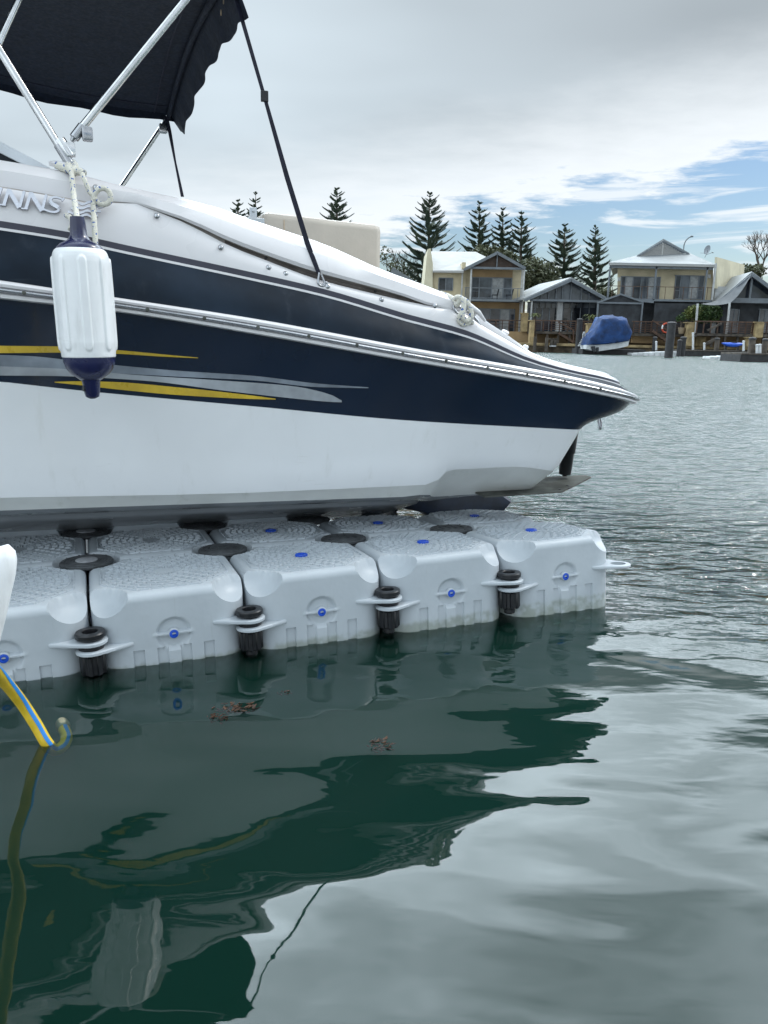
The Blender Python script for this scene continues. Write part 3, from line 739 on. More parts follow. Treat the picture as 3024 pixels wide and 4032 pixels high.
# snaps and bolts along the deck edge
for (x, y) in ((377, 740), (617, 851), (869, 975), (1057, 1054), (1124, 1079), (1502, 1181), (1713, 1205), (1814, 1287)):
    s, z = hit(x, y, .355); m = MB(); m.lathe([(.0095, 0), (.0095, .004), (.006, .007), (0, .008)], (s, .357, z), 14, (0, -1, .2)); m.build('deck_snap', 'steel', boat, smooth=50)
# step in the coaming forward edge
# --- rear sunpad seat
def rbox(x0, x1, y0, y1, z0, z1, r, rise=0):
    m_ = MB(); m_.box(x0, x1, y0, y1, z0, z1); return m_
m = rbox(.793, 1.342, 1.0, 1.95, .95, 1.565, .04); 
m.v = [(s, t, z - (.018 * (s - .793) / .55 if z > 1.2 else 0) + (.004 if z > 1.2 else 0)) for s, t, z in m.v]
st = m.build('sunpad_seat', 'vinyl', boat, smooth=60, bevel=.03)
m = MB(); m.bar((.885, .998, .97), (.885, .998, 1.54), .003, .003); m.build('seam', 'tan', st)
m = MB(); m.lathe([(.0, .085), (.05, .08), (.11, .06), (.15, .02), (.155, 0)], (1.27, .72, 1.205), 24, (0, 0, 1), 1.6, .8); m.build('side_cushion', 'tan', boat, smooth=60)
# --- windscreen corner at the far left
a0, a1 = hit(0, 570, .52), hit(195, 672, .50)
sl = (a1[1] - a0[1]) / (a1[0] - a0[0])
def wsp(s, t, d=0): return (s, t, a0[1] + sl * (s - a0[0]) + d)
P0, P1 = wsp(a1[0], .50), wsp(-1.1, .60)
m = MB(); m.prism([P0, P1, (P1[0], .6, zA(-1.1)), (P0[0] - .02, .5, zA(P0[0]))], (0, .006, 0)); m.build('windscreen_pane', 'tint', boat)
m = MB(); m.bar(P0, P1, .02, .016); m.bar((P0[0] - .01, .495, P0[2] - .006), (P1[0], .595, P1[2] - .034), .012, .026); m.build('windscreen_frame', 'alloy', boat, bevel=.003)
# --- lettering: raised chrome capitals, slanted; two N's, an I, an S, and the end of a W at the edge
def lett():
    mb_ = MB()
    def stroke(a, b, wd):
        (x0, y0), (x1, y1) = a, b; h = wd / 2
        d = math.hypot(x1 - x0, y1 - y0); nx, ny = -(y1 - y0) / d * h, (x1 - x0) / d * h
        poly = [(x0 - nx, y0 - ny), (x0 + nx, y0 + ny), (x1 + nx, y1 + ny), (x1 - nx, y1 - ny)]
        emit(poly)
    def emit(poly):
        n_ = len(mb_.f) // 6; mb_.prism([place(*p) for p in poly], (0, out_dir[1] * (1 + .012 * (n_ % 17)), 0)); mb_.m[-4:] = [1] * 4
    K = .2773                                         # measured on an enlarged crop of the photo
    def place(x, y): s, z = hit(K * x, 660 + K * y, .357); return (s, .357, z)
    out_dir = (0, -.015, 0)
    stroke((22, 292), (-52, 505), 46); stroke((-20, 292), (34, 300), 16)
    for (a, b, c, d, e, f) in (((128, 325), (62, 538), (132, 328), (278, 578), (346, 350), (283, 572)), ((440, 372), (372, 592), (446, 378), (598, 625), (656, 400), (602, 618))):
        stroke(a, b, 46); stroke(c, d, 58); stroke(e, f, 40)
        stroke((a[0] - 22, a[1] - 8), (a[0] + 24, a[1] - 2), 18); stroke((b[0] - 66, b[1] - 4), (b[0] + 26, b[1] + 6), 18); stroke((e[0] - 10, e[1] - 6), (e[0] + 14, e[1] + 4), 16)
    c = smooth_path([(895, 462, 0), (850, 442, 0), (795, 428, 0), (738, 438, 0), (714, 478, 0), (738, 522, 0), (800, 556, 0), (838, 590, 0), (822, 626, 0), (765, 640, 0), (690, 628, 0), (625, 600, 0)], 3)
    for i in range(len(c) - 1):
        u = i / (len(c) - 1); stroke(c[i][:2], c[i + 1][:2], 26 + 32 * math.exp(-((u - .5) / .2) ** 2))
    stroke((912, 440), (880, 484), 22)
    return mb_
lett().build('lettering', ['chrome', 'letter_edge_shade'], boat)
# --- wave emblem: four wavy bars in a leaning block
m = MB()
for r, (x0, y0, x1) in enumerate(((1112, 478, 1475), (1058, 532, 1430), (1008, 588, 1392), (962, 640, 1305))):
    top, bot = [], []
    for i in range(25):
        X = lerp(x0, x1, i / 24); Y = y0 + .16 * (X - x0) + 24 * math.sin((X - 1100 + 18 * r) / 250 * 2 * PI)
        s, z = hit(.2773 * X, 660 + .2773 * Y, .355); top.append((s, .355, z)); s, z = hit(.2773 * X, 660 + .2773 * (Y + 33), .355); bot.append((s, .355, z))
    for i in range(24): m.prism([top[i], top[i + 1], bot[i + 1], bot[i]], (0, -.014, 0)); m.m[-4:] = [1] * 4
m.build('wave_emblem', ['chrome', 'letter_edge_shade'], boat)
# --- swooshes on the navy topside: thin decals standing 1.5 mm proud of the gelcoat
def decal(up, lo, name, ma, lift=.0016):
    """upper and lower edge polylines in photo pixels"""
    def samp(pts, u):
        X = lerp(pts[0][0], pts[-1][0], u); xs = [p[0] for p in pts]; return X, pchip(pts)(X)
    rows = [[], []]
    N = 40
    for i in range(N + 1):
        u = i / N
        for k, e in enumerate((up, lo)):
            X, Y = samp(e, u); s, z = hit(X, Y, .30)
            for _ in range(3): s, z = hit(X, Y, hull_t(s, z) - lift)
            rows[k].append((s, hull_t(s, z) - lift, z))
    mb_ = MB(); mb_.sheet(rows, .0012); return mb_.build(name, ma, boat, smooth=40)
decal([(-60, 1352), (0, 1361), (240, 1364), (460, 1378), (640, 1395), (780, 1408)], [(-60, 1385), (0, 1390), (240, 1388), (460, 1393), (640, 1404), (780, 1410)], 'yellow_swoosh', 'yellow')
decal([(215, 1503), (300, 1501), (430, 1503), (700, 1525), (1000, 1558), (1085, 1570)], [(215, 1506), (330, 1518), (480, 1535), (700, 1555), (1000, 1571), (1085, 1573)], 'yellow_swoosh', 'yellow', .0046)
decal([(-60, 1395), (120, 1402), (330, 1425), (680, 1458), (1000, 1480), (1250, 1510), (1450, 1525)], [(-60, 1440), (120, 1446), (330, 1462), (680, 1482), (1000, 1498), (1250, 1524), (1450, 1528)], 'silver_swoosh', 'silver', .0018)
decal([(-60, 1440), (200, 1450), (560, 1478), (900, 1500), (1150, 1520), (1300, 1553), (1345, 1577)], [(-60, 1478), (200, 1480), (560, 1498), (900, 1540), (1150, 1568), (1300, 1582), (1345, 1584)], 'silver_swoosh', 'silver_light', .0031)
# --- stern fittings
m = MB()
m.prism([(1.66, .5, .365), (2.07, .5, .365), (2.43, .77, .368), (2.43, .82, .370), (1.66, .82, .375)], (0, 0, .008)); tb = m.build('trim_tab', 'tab', boat, bevel=.002)
for (x, y) in ((2204, 1926), (2234, 1912), (2241, 1922)):
    s, z = hit(x, y, .6); p = onz(x, y, .375); q_ = ((p - O).dot(U), (p - O).dot(V)); m = MB(); m.lathe([(.008, 0), (.006, .003), (0, .004)], (q_[0], q_[1], .374), 10); m.build('bolt', 'rubber', tb)
p = onz(2223, 1876, .385); qs, qt = (p - O).dot(U), (p - O).dot(V)
a_top = hit(2243, 1700, qt - .02)
top = Vector((a_top[0], qt - .02, a_top[1])); bot = Vector((qs, qt, .388)); d = top - bot
m = MB(); m.tube([bot, bot + d * .04, bot + d * .05, bot + d * .52, bot + d * .55, bot + d * .9, top], [.012, .012, .031, .034, .040, .042, .042], 20); m.build('tab_actuator', 'rubber', boat, smooth=45)
p0 = hit(2352, 1641, .42)
m = MB(); m.tube(smooth_path([(p0[0] - .004, .42, p0[1] + .03), (p0[0] + .002, .405, p0[1] - .03), (p0[0] + .010, .405, p0[1] - .052), (p0[0] + .018, .415, p0[1] - .03), (p0[0] + .014, .455, p0[1] + .03)], 6), .0058, 10); m.build('stern_eye', 'steel', boat, smooth=50)
# outdrive under the swim platform
prof = [(1.52, .17), (1.60, .22), (1.70, .235), (2.20, .21), (2.285, .150), (2.235, .098), (1.90, .078), (1.80, .062), (1.72, .12)]
m = MB()
rows = []
for t, k in ((1.25, .92), (1.29, 1.), (1.42, 1.), (1.46, .92)):
    cx, cz = 1.93, .16; rows.append([(cx + (s - cx) * k, t, cz + (z - cz) * k) for s, z in prof])
m.grid(rows, close=True); n = len(prof); b = len(m.v)
m.f += [tuple(range(n))[::-1], tuple(range(b - n, b))]; m.m += [0, 0]
m.prism([(1.55, 1.30, .12), (1.62, 1.30, .18), (1.50, 1.30, .05), (1.42, 1.30, .0), (1.40, 1.30, .08)], (0, .1, 0))
od = m.build('outdrive', 'drive', boat, smooth=35, bevel=.008)
m = MB(); m.lathe([(.0, 0), (.035, .01), (.04, .05), (.02, .12)], (1.50, 1.22, .13), 20, (-.3, -1, .1)); m.build('exhaust_bellows', 'rubber', od, smooth=50)
# --- deck cleat (horns + oval base) 
c0 = hit(1836, 1245, .375); sl_ = math.atan2(zA(1.62) - zA(1.42), .2)
ca, sa_ = math.cos(sl_), math.sin(sl_)
def cl(l, t, h): return (c0[0] + l * ca - h * sa_ * .5, .372 + t - h * .55, c0[1] + l * sa_ + h * ca)
m = MB()
ring = [cl(.070 * math.cos(2 * PI * i / 40), .020 * math.sin(2 * PI * i / 40), .022 * math.sin(2 * PI * i / 40)) for i in range(41)]
m.tube(ring, .0052, 8, False); cb = m.build('cleat_base', 'steel', boat, smooth=60)
m = MB(); m.tube([cl(-.055, -.01, .035), cl(-.03, -.015, .036), cl(.03, -.015, .034), cl(.075, -.01, .024)], [.006, .010, .010, .005], 12)
m.tube([cl(-.02, 0, 0), cl(-.02, -.012, .034)], .009, 10); m.tube([cl(.02, 0, 0), cl(.02, -.012, .034)], .009, 10); m.build('cleat_horn', 'gel_white', cb, smooth=60)
# small caps on the aft deck
for (x, y, rr) in ((1985, 1313, .011), (2066, 1371, .008)):
    s, z = hit(x, y, .45); dirv = (.25, -.3, 1)
    m = MB(); m.lathe([(rr, -.03), (rr, .006), (rr * 1.5, .008), (rr * 1.5, .016), (rr, .02), (0, .021)], (s, .45, z - .006), 14, dirv); m.build('deck_fitting', 'gel_white', boat, smooth=45)
s, z = hit(997, 848, .5)
m = MB(); m.box(s - .035, s + .035, .47, .53, z - .03, z - .012); m.box(s - .014, s + .012, .49, .50, z - .012, z + .026); m.lathe([(.006, 0), (.006, .02)], (s, .48, z + .014), 10, (0, 1, 0)); m.build('canopy_mount', 'steel_tube', boat, bevel=.004)
# --- bimini canopy
bim_z = lambda s, t: 2.235 + .075 * math.sin(PI * (t - .5) / 1.8) - .062 * (s - .58) - .02 * math.sin(PI * min(1, max(0, (.6 - s) / .95)))
ns, nt = 34, 22
rows = []
for i in range(ns + 1):
    s = -1.35 + (.57 + 1.35) * i / ns
    rows.append([(s, .5 + 1.8 * k / nt, bim_z(s, .5 + 1.8 * k / nt)) for k in range(nt + 1)])
m = MB(); m.sheet(rows, .006); bim = m.build('canopy_cloth', 'canvas', boat, smooth=40)
# hanging scalloped valance at the aft edge, and a plain hem down both sides
rows = []
N = 96
for j in range(7):
    u = j / 6; row = []
    for k in range(N + 1):
        t = .47 + 1.86 * k / N
        ends = sst(2.36 - t, 0, .16) * .5 + .5
        drop = ends * (.125 + .0045 * math.sin(2 * PI * (t * 2.7) + .6) + .0015 * math.sin(2 * PI * t * 6.1)) * u
        outw = (.060 + .007 * math.sin(2 * PI * t * 2.7 + 1.1) + .0015 * math.sin(2 * PI * t * 6.3)) * u ** .8
        row.append((.57 + outw, t, bim_z(.57, t) - drop))
    rows.append(row)
m = MB(); m.sheet(rows, .004); m.build('valance', 'canvas', bim, smooth=60)
for t in (.49, 2.31):
    m = MB(); m.sheet([[(-1.35 + 1.95 * i / 24, t, bim_z(-1.35 + 1.95 * i / 24, t) + .004) for i in range(25)], [(-1.35 + 1.95 * i / 24, t, bim_z(-1.35 + 1.95 * i / 24, t) - .035 - .006 * math.sin(i * 1.3)) for i in range(25)]], .005)
    m.build('side_hem', 'canvas', bim, smooth=60)
m = MB()                                              # stitched seams under the cloth
m.tube([(.49, .5 + 1.8 * i / 24, bim_z(.49, .5 + 1.8 * i / 24) - .002) for i in range(25)], .0035, 6)
for t in (.60, 2.20): m.tube([(-1.3 + 1.85 * i / 24, t, bim_z(-1.3 + 1.85 * i / 24, t) - .002) for i in range(25)], .003, 6)
m.build('seam', 'webbing', bim, smooth=60)
m = MB()                                              # worn pale patches of the lining near the corner
for (x, y, a) in ((808, 30, .05), (838, 6, .02), (876, 48, .018), (886, 6, .014)):
    p = [(ray(x, y))][0]
    # meet the valance plane s = .60
    k = ((O + U * .592 - CP).dot(U)) / p.dot(U); P = CP + p * k; t = (P - O).dot(V); z = P.z
    m.prism([(.588, t - a * .22, z + a * .1), (.588, t + a * .1, z + a * .5), (.588, t + a * .25, z - a * .3), (.588, t - a * .05, z - a * .7)], (-.003, 0, 0))
m.build('worn_patch', 'tan', bim)
def pole(a, b, r=.0125, name='canopy_pole', ma='steel_tube', parent=None):
    m_ = MB(); m_.tube([a, b], r, 16); return m_.build(name, ma, parent or boat, smooth=50)
baseN = hit(273, 642, .45)
A0 = Vector((baseN[0], .45, baseN[1])); pa = hit(0, 198, .49); A1 = Vector((pa[0], .49, pa[1])); A2 = A0 + (A1 - A0) * 2.05
pole(A0 - (A1 - A0) * .06, A2)
b0 = hit(300, 530, .455); b1 = hit(729, 0, .5); B0 = Vector((b0[0], .455, b0[1])); B1 = Vector((b1[0], .5, b1[1])); B2 = B0 + (B1 - B0) * 1.24
pB = pole(B0, B2)
e0 = hit(283, 557, .455); E0 = Vector((e0[0], .455, e0[1]))
m = MB(); dB = (B1 - B0).normalized(); m.tube([E0, E0 + (B0 - E0) * .45, E0 + (B0 - E0) * .5, B0 + dB * .035], [.006, .010, .0155, .0155], 16); m.box(0, 0, 0, 0, 0, 0) if False else None
m.build('pole_end', 'steel', pB, smooth=40)
kx = hit(345, 530, .455); m = MB(); m.box(kx[0] - .018, kx[0] + .016, .435, .465, kx[1] - .022, kx[1] + .022); m.build('locking_knuckle', 'steel', pB, bevel=.008, smooth=50)
j0 = hit(255, 585, .455); m = MB(); dA = (A1 - A0).normalized(); J = Vector((j0[0], .455, j0[1])); m.tube([J - dA * .03, J + dA * .03], .0185, 16); m.box(j0[0], j0[0] + .032, .440, .468, j0[1] - .022, j0[1] + .018); m.build('jaw_slide', 'steel_tube', boat, bevel=.004, smooth=50)
m = MB(); m.tube([A0 - dA * .03, A0 + dA * .06], .0155, 16); m.build('pole_foot', 'steel', boat, smooth=50)
fm = hit(240, 655, .45)
m = MB(); m.lathe([(.012, 0), (.012, .012), (.0, .016)], (fm[0], .45, fm[1]), 16, (0, -.6, 1), 3.0, 1); m.build('pole_mount', 'gel_white', boat, smooth=50)
c0_, c1_ = hit(0, 160, .56), hit(72, 0, .60)
C0 = Vector((c0_[0], .56, c0_[1])); C1 = Vector((c1_[0], .60, c1_[1])); pole(C0 - (C1 - C0) * .8, C1 + (C1 - C0) * .15, .010)
f0, f1 = hit(478, 735, 2.3), hit(668, 452, 2.3)
FA, FB = Vector((f0[0], 2.3, f0[1])), Vector((f1[0], 2.3, f1[1])); pole(FA - (FB - FA) * .5, FB + (FB - FA) * .02, .0125)
fk = hit(640, 503, 2.29); m = MB(); m.box(fk[0] - .02, fk[0] + .025, 2.27, 2.30, fk[1] - .03, fk[1] + .02); m.build('locking_knuckle', 'steel', boat, bevel=.008, smooth=50)
for s, e in ((.565, 0), (-.33, 0)):                   # bows across under the cloth
    m = MB(); m.tube([(s, t, bim_z(s, t) - .016) for t in [.5 + 1.8 * i / 20 for i in range(21)]], .0125, 12); m.build('canopy_bow', 'canvas', boat, smooth=50)
def strap(pts, wd, name='canopy_strap'):
    rows_ = []
    P = [Vector(p) for p in pts]
    for i, p in enumerate(P):
        d = (P[min(i + 1, len(P) - 1)] - P[max(i - 1, 0)]).normalized(); x = d.cross(Vector((0, 1, 0))).normalized()
        wv = wd[i] if isinstance(wd, list) else wd
        tw = Vector((0, 1, 0)) * .3
        xx = (x + tw).normalized() * wv / 2; rows_.append([p - xx, p + xx])
    m_ = MB(); m_.sheet(rows_, .003); return m_.build(name, 'webbing', boat, smooth=60)
sp = []
for (x, y, t) in ((915, -60, .52), (930, 0, .51), (1040, 380, .46), (1130, 700, .42), (1210, 960, .385), (1255, 1078, .36)):
    s, z = hit(x, y, t); sp.append((s, t, z))
strap(sp, [.015, .015, .013, .019, .020, .016])
m = MB(); k0 = Vector(sp[2]); m.box(k0.x - .012, k0.x + .014, k0.y - .008, k0.y + .004, k0.z - .018, k0.z + .018); m.build('strap_buckle', 'rubber', boat, bevel=.003)
h0 = hit(1257, 1085, .355); h1 = hit(1290, 1128, .352)
hk = [(h0[0], .356, h0[1] + .01), (h0[0] - .006, .350, h0[1] - .025), (h0[0] + .006, .350, h0[1] - .036), (h0[0] + .02, .352, h0[1] - .030), (h0[0] + .006, .354, h0[1] + .006)]
m = MB(); m.tube(smooth_path(hk, 6), .0042, 8); m.tube(smooth_path([(h0[0] + .012, .352, h0[1] - .032), (h0[0] + .025, .352, h0[1] - .022), (h1[0], .352, h1[1])], 6), .0038, 8); m.lathe([(.009, -.004), (.009, .004), (.005, .007)], (h1[0], .352, h1[1]), 12, (0, -1, .2)); m.build('strap_hook', 'steel', boat, smooth=50)
fs = []
for (x, y, t) in ((652, 458, 2.28), (668, 520, 2.28), (690, 640, 2.27), (718, 775, 2.2)):
    s, z = hit(x, y, t); fs.append((s, t, z))
strap(fs, [.028, .020, .011, .018])

# ================================================================== FENDER on its rope
fa, fb = W(*(lambda q: (q[0], .115, q[1]))(hit(306, 880, .115))), W(*(lambda q: (q[0], .115, q[1]))(hit(364, 1560, .115)))
axis = (fb - fa); L = axis.length; axis.normalize()
fend = thing('boat_fender', 'white ribbed cylinder fender with royal blue ends hanging on the boat side', 'fender', fa)
R0 = .0800
def fz(py): return (py - 880) / (1560 - 880) * L
prof_w = [(.066, fz(977)), (.072, fz(984)), (.076, fz(994)), (.0785, fz(1008)), (R0, fz(1028)), (R0 + .001, fz(1150)), (R0 + .001, fz(1340)), (R0 - .001, fz(1370)), (.077, fz(1398)), (.073, fz(1402))]
m = MB(); n = 320
x_ = axis.cross(Vector((0, 1, 0))).normalized(); y_ = axis.cross(x_)
def pr_at(z):
    for (r0, z0), (r1, z1) in zip(prof_w, prof_w[1:]):
        if z0 <= z <= z1: return lerp(r0, r1, (z - z0) / (z1 - z0))
    return prof_w[0][0] if z < prof_w[0][1] else prof_w[-1][0]
zl = sorted([p[1] for p in prof_w] + [lerp(fz(985), fz(1402), i / 60) for i in range(61)])
rows = []
for z in zl:
    row = []
    for k in range(n):
        a = 2 * PI * k / n; r = pr_at(z)
        u = (k % 40) / 2 - 9.75                            # eight raised ribs with round ends
        dz_ = max(0, abs(z - (fz(1010) + fz(1370)) / 2) - (fz(1370) - fz(1010)) / 2 + .012) / .012
        q_ = math.hypot(u / 3.2, min(2, dz_))
        if q_ < 1.3: r += .0042 * (1 - sst(q_, .9, 1.3))
        row.append(fa + axis * z + (x_ * math.cos(a) + y_ * math.sin(a)) * r)
    rows.append(row)
m.grid(rows, close=True); m.build('fender_body', 'fender', fend, off=fa, smooth=55)
m = MB(); m.lathe([(.020, -.018), (.022, 0), (.024, fz(925)), (.034, fz(945)), (.054, fz(958)), (.0665, fz(974)), (.067, fz(984))], fa, 40, axis); m.build('fender_end', 'fender_blue', fend, off=fa, smooth=50)
m = MB(); m.lathe([(.0755, fz(1396)), (.0745, fz(1420)), (.068, fz(1445)), (.055, fz(1468)), (.039, fz(1484)), (.032, fz(1492))], fa, 40, axis)
rows = []
for z, a, b in ((fz(1484), .034, .034), (fz(1500), .026, .03), (fz(1545), .023, .022), (fz(1562), .020, .018), (fz(1570), .008, .008)):
    rows.append([fa + axis * z + x_ * a * math.cos(2 * PI * k / 24) + y_ * b * math.sin(2 * PI * k / 24) for k in range(24)])
m.grid(rows, close=True); m.build('fender_end', 'fender_blue', fend, off=fa, smooth=50)
m = MB(); 
hx = fa + axis * fz(1528); dirv = (CP - hx).normalized() * .6 - x_ * .8
m.lathe([(.009, .017), (.009, .027)], hx, 16, dirv); m.build('eyelet_hole', 'rubber', fend, off=fa)
def rope_px(pts, r, name, parent, off, label=None):
    P = []
    for (x, y, t) in pts:
        s, z = hit(x, y, t); P.append(W(s, t, z))
    m_ = MB(); m_.tube(smooth_path(P, 8), r, 10); return m_.build(name, 'rope', parent, off=off, smooth=70)
ro = W(*((lambda q: (q[0], .40, q[1]))(hit(283, 660, .40))))
rp = thing('fender_rope', 'white blue-flecked rope tied at the pole foot and holding the fender', 'rope', ro)
rope_px([(280, 655, .42), (284, 700, .36), (290, 760, .32), (296, 810, .22), (303, 862, .13), (300, 884, .125)], .0085, 'rope_line', rp, ro)
rope_px([(322, 682, .37), (336, 715, .345), (352, 755, .340), (370, 772, .335)], .0075, 'rope_line', rp, ro)
rope_px([(376, 965, .27), (373, 900, .29), (369, 830, .325), (370, 775, .335), (385, 748, .335), (410, 742, .335), (432, 760, .335), (433, 790, .335), (414, 804, .335), (388, 800, .332), (372, 780, .328)], .0085, 'rope_line', rp, ro)
rope_px([(262, 848, .33), (278, 858, .30), (285, 880, .27), (278, 905, .25)], .0085, 'rope_line', rp, ro)
rope_px([(222, 650, .43), (245, 660, .42), (268, 668, .41), (292, 676, .40), (318, 676, .38), (330, 684, .37)], .012, 'rope_knot', rp, ro)
rope_px([(272, 645, .445), (268, 664, .405), (284, 672, .395), (298, 656, .42), (288, 640, .45), (270, 646, .445), (272, 668, .395), (292, 684, .39), (300, 668, .41)], .0095, 'rope_knot', rp, ro)
# mooring rope heaped on the aft cleat
mo = W(c0[0], .36, c0[1])
mr_ = thing('mooring_rope', 'white blue-flecked mooring rope looped in a heap on the aft deck cleat', 'rope', mo)
rope_px([(1735, 1155, .45), (1765, 1166, .42), (1790, 1182, .38), (1800, 1200, .36), (1812, 1180, .345), (1830, 1182, .34), (1848, 1205, .335), (1856, 1240, .33), (1846, 1268, .335), (1825, 1276, .34), (1808, 1262, .345), (1812, 1240, .335), (1830, 1215, .33)], .0100, 'rope_coil', mr_, mo)
rope_px([(1790, 1176, .37), (1805, 1170, .35), (1822, 1180, .335), (1826, 1205, .33), (1822, 1240, .325), (1834, 1262, .325), (1850, 1256, .33)], .0100, 'rope_coil', mr_, mo)
rope_px([(1800, 1250, .36), (1815, 1272, .35), (1840, 1262, .345), (1862, 1272, .35)], .0085, 'rope_coil', mr_, mo)

# ================================================================== HOSE, BUMPER, SEAWEED
hp = [onz(-330, 2560, .62), onz(-160, 2590, .46), onz(-60, 2615, .33), onz(0, 2663, .235), onz(78, 2756, .13), onz(140, 2850, .055), onz(182, 2922, .004), onz(212, 2952, -.026), onz(246, 2940, -.030), onz(262, 2905, -.026), onz(250, 2866, -.018)]
hpath = smooth_path(hp, 8)
ho = Vector(hp[6])
hose = thing('garden_hose', 'yellow garden hose with blue stripe curving down into the water at left', 'hose', ho)
m = MB(); m.tube(hpath, .0155, 18); hs = m.build('hose_tube', 'hose', hose, off=ho, smooth=60)
rows = []
for i, p in enumerate(hpath):
    d = (hpath[min(i + 1, len(hpath) - 1)] - hpath[max(i - 1, 0)]).normalized(); tc_ = (CP - p); tc_ = (tc_ - d * tc_.dot(d)).normalized()
    tw = Vector((.55, -.55, .63)); tw = (tw - d * tw.dot(d)).normalized(); sd_ = d.cross(tw)
    rows.append([p + (tw * math.cos(a) + sd_ * math.sin(a)) * .0161 for a in (-.32, -.16, 0, .16, .32)])
m = MB(); m.grid(rows); m.build('hose_stripe', 'hose_blue', hose, off=ho, smooth=60)
e1 = Vector(hpath[-1]); ed = (hpath[-1] - hpath[-4]).normalized()
m = MB(); m.lathe([(.0165, -.006), (.019, 0), (.019, .012), (.0165, .014), (.0175, .022), (.014, .03), (.010, .036), (0, .036)], e1, 20, ed); m.build('hose_fitting', 'brass', hose, off=ho, smooth=40)
bt = at(18, 2192, 1.25); bb = at(-115, 2640, 1.22)
m = MB(); dv = (bb - bt); Lb = dv.length; pts = [bt - dv.normalized() * .022, bt - dv.normalized() * .014, bt, bt + dv * .12, bt + dv * .5, bb]
bo = Vector(bb)
bump = thing('plastic_bumper', 'white rounded plastic bumper end leaning in at the left edge above the hose', 'bumper', bo)
m.tube(pts, [.002, .014, .0205, .025, .030, .034], 28); m.build('bumper_body', 'fender', bump, off=bo, smooth=60)
def weed(px, py, n0, rad, label, seed, stretch=(1, 1)):
    rg = random.Random(seed); c = onz(px, py, .001); m_ = MB()
    n = n0 * 4
    for i in range(n):
        a = rg.uniform(0, 2 * PI); r = rad * math.sqrt(rg.random())
        p = c + Vector((r * math.cos(a) * stretch[0], r * math.sin(a) * stretch[1], rg.uniform(-.012, .002)))
        l = rg.uniform(.18, .55) * rad; b = rg.gauss(.4, .9); wv = l * rg.uniform(.10, .24)
        d = Vector((math.cos(b), math.sin(b), rg.uniform(-.2, .35))) * l; x = Vector((-math.sin(b), math.cos(b), rg.uniform(-.3, .3))) * wv
        m_.prism([p, p + d * .4 + x, p + d, p + d * .45 - x * .8], (0, 0, .0015))
    o = m_.build('seaweed_clump', 'weed', None, off=c); o.location = c; tag(o, label, 'seaweed', 'brown weed bits floating by the dock')
weed(925, 2785, 26, .045, 'long brown seaweed scrap on the water below the second pin, upper piece', 1, (1.4, .5))
weed(855, 2822, 16, .028, 'small brown seaweed scrap left of the long one below the second pin', 2, (1., .7))
weed(1495, 2928, 22, .032, 'reddish brown seaweed clump alone on the dark water right of middle', 3)
weed(1122, 2722, 7, .02, 'tiny faint seaweed scrap close to the third float from the right', 4)
# ================================================================== FAR SHORE
def fm_(name, col, **k): MA[name] = mat(name, col, **k)
fm_('render_cream', (.50, .43, .29), rough=.85, var=.10, vscale=.7)
fm_('render_tan', (.34, .23, .12), rough=.85, var=.12, vscale=.6)
fm_('render_pale', (.58, .54, .40), rough=.85, var=.08, vscale=.5)
fm_('roof_white', (.34, .34, .33), rough=.6, var=.03, vscale=.6)
fm_('roof_grey', (.27, .285, .29), rough=.6, var=.05, vscale=.6)
fm_('steel_grey', (.14, .16, .18), rough=.5, var=.1, vscale=2)
fm_('post_white', (.45, .46, .46), rough=.6, var=.1, vscale=2)
fm_('brown_infill', (.07, .045, .032), rough=.7, var=.2, vscale=2)
fm_('dark_screen', (.032, .036, .042), rough=.75, var=.25, vscale=1.2)
fm_('rail_wood', (.10, .055, .035), rough=.7, var=.25, vscale=2)
fm_('jetty_wood', (.09, .075, .06), rough=.8, var=.3, vscale=2)
fm_('limestone', (.36, .27, .14), rough=.9, var=.22, vscale=1.5, bump=.03, bscale=4)
fm_('wall_stone', (.13, .10, .065), rough=.9, var=.35, vscale=.9, bump=.03, bscale=4)
fm_('pile', (.030, .030, .032), rough=.7, var=.2, vscale=3)
fm_('float_white', (.62, .64, .65), rough=.5, var=.1, vscale=2)
fm_('boat_cover', (.007, .042, .15), rough=.8, var=.25, vscale=1.4, bump=.05, bscale=2.2)
fm_('sail_cloth', (.13, .14, .15), rough=.8, var=.1, vscale=.8)
fm_('curtain', (.32, .33, .33), rough=.8, var=.15, vscale=3)
fm_('pane_dark', (.035, .042, .055), rough=.07, var=.4, vscale=.5)
fm_('pane_mid', (.10, .115, .135), rough=.10, var=.3, vscale=.5)
fm_('kayak', (.02, .10, .55), rough=.35)
fm_('ring_red', (.50, .07, .03), rough=.5)
fm_('terracotta', (.26, .20, .13), rough=.8)
fm_('bark', (.09, .07, .055), rough=.9, var=.25, vscale=3)
fm_('land', (.10, .09, .05), rough=.95, var=.3, vscale=.3)
def leaf_mat(name, a, b, sc):
    m_ = bpy.data.materials.new(name); m_.use_nodes = True
    k = NT(m_.node_tree); bs = k.n['Principled BSDF']; o = k.new('ShaderNodeTexCoord').outputs['Object']
    k.put(bs.inputs['Base Color'], k.mix(k.mr(k.noise(o, sc, 4, .65), .35, .65), c4(a), c4(b))); bs.inputs['Roughness'].default_value = .6; bs.inputs['Specular IOR Level'].default_value = .3
    MA[name] = m_
leaf_mat('pine_leaf', (.042, .064, .050), (.085, .112, .078), .8)
leaf_mat('gum_leaf', (.045, .058, .032), (.105, .112, .062), 1.2)
leaf_mat('shrub_leaf', (.018, .045, .014), (.060, .095, .025), 2.5)
leaf_mat('palm_leaf', (.05, .075, .02), (.14, .15, .04), 2.)

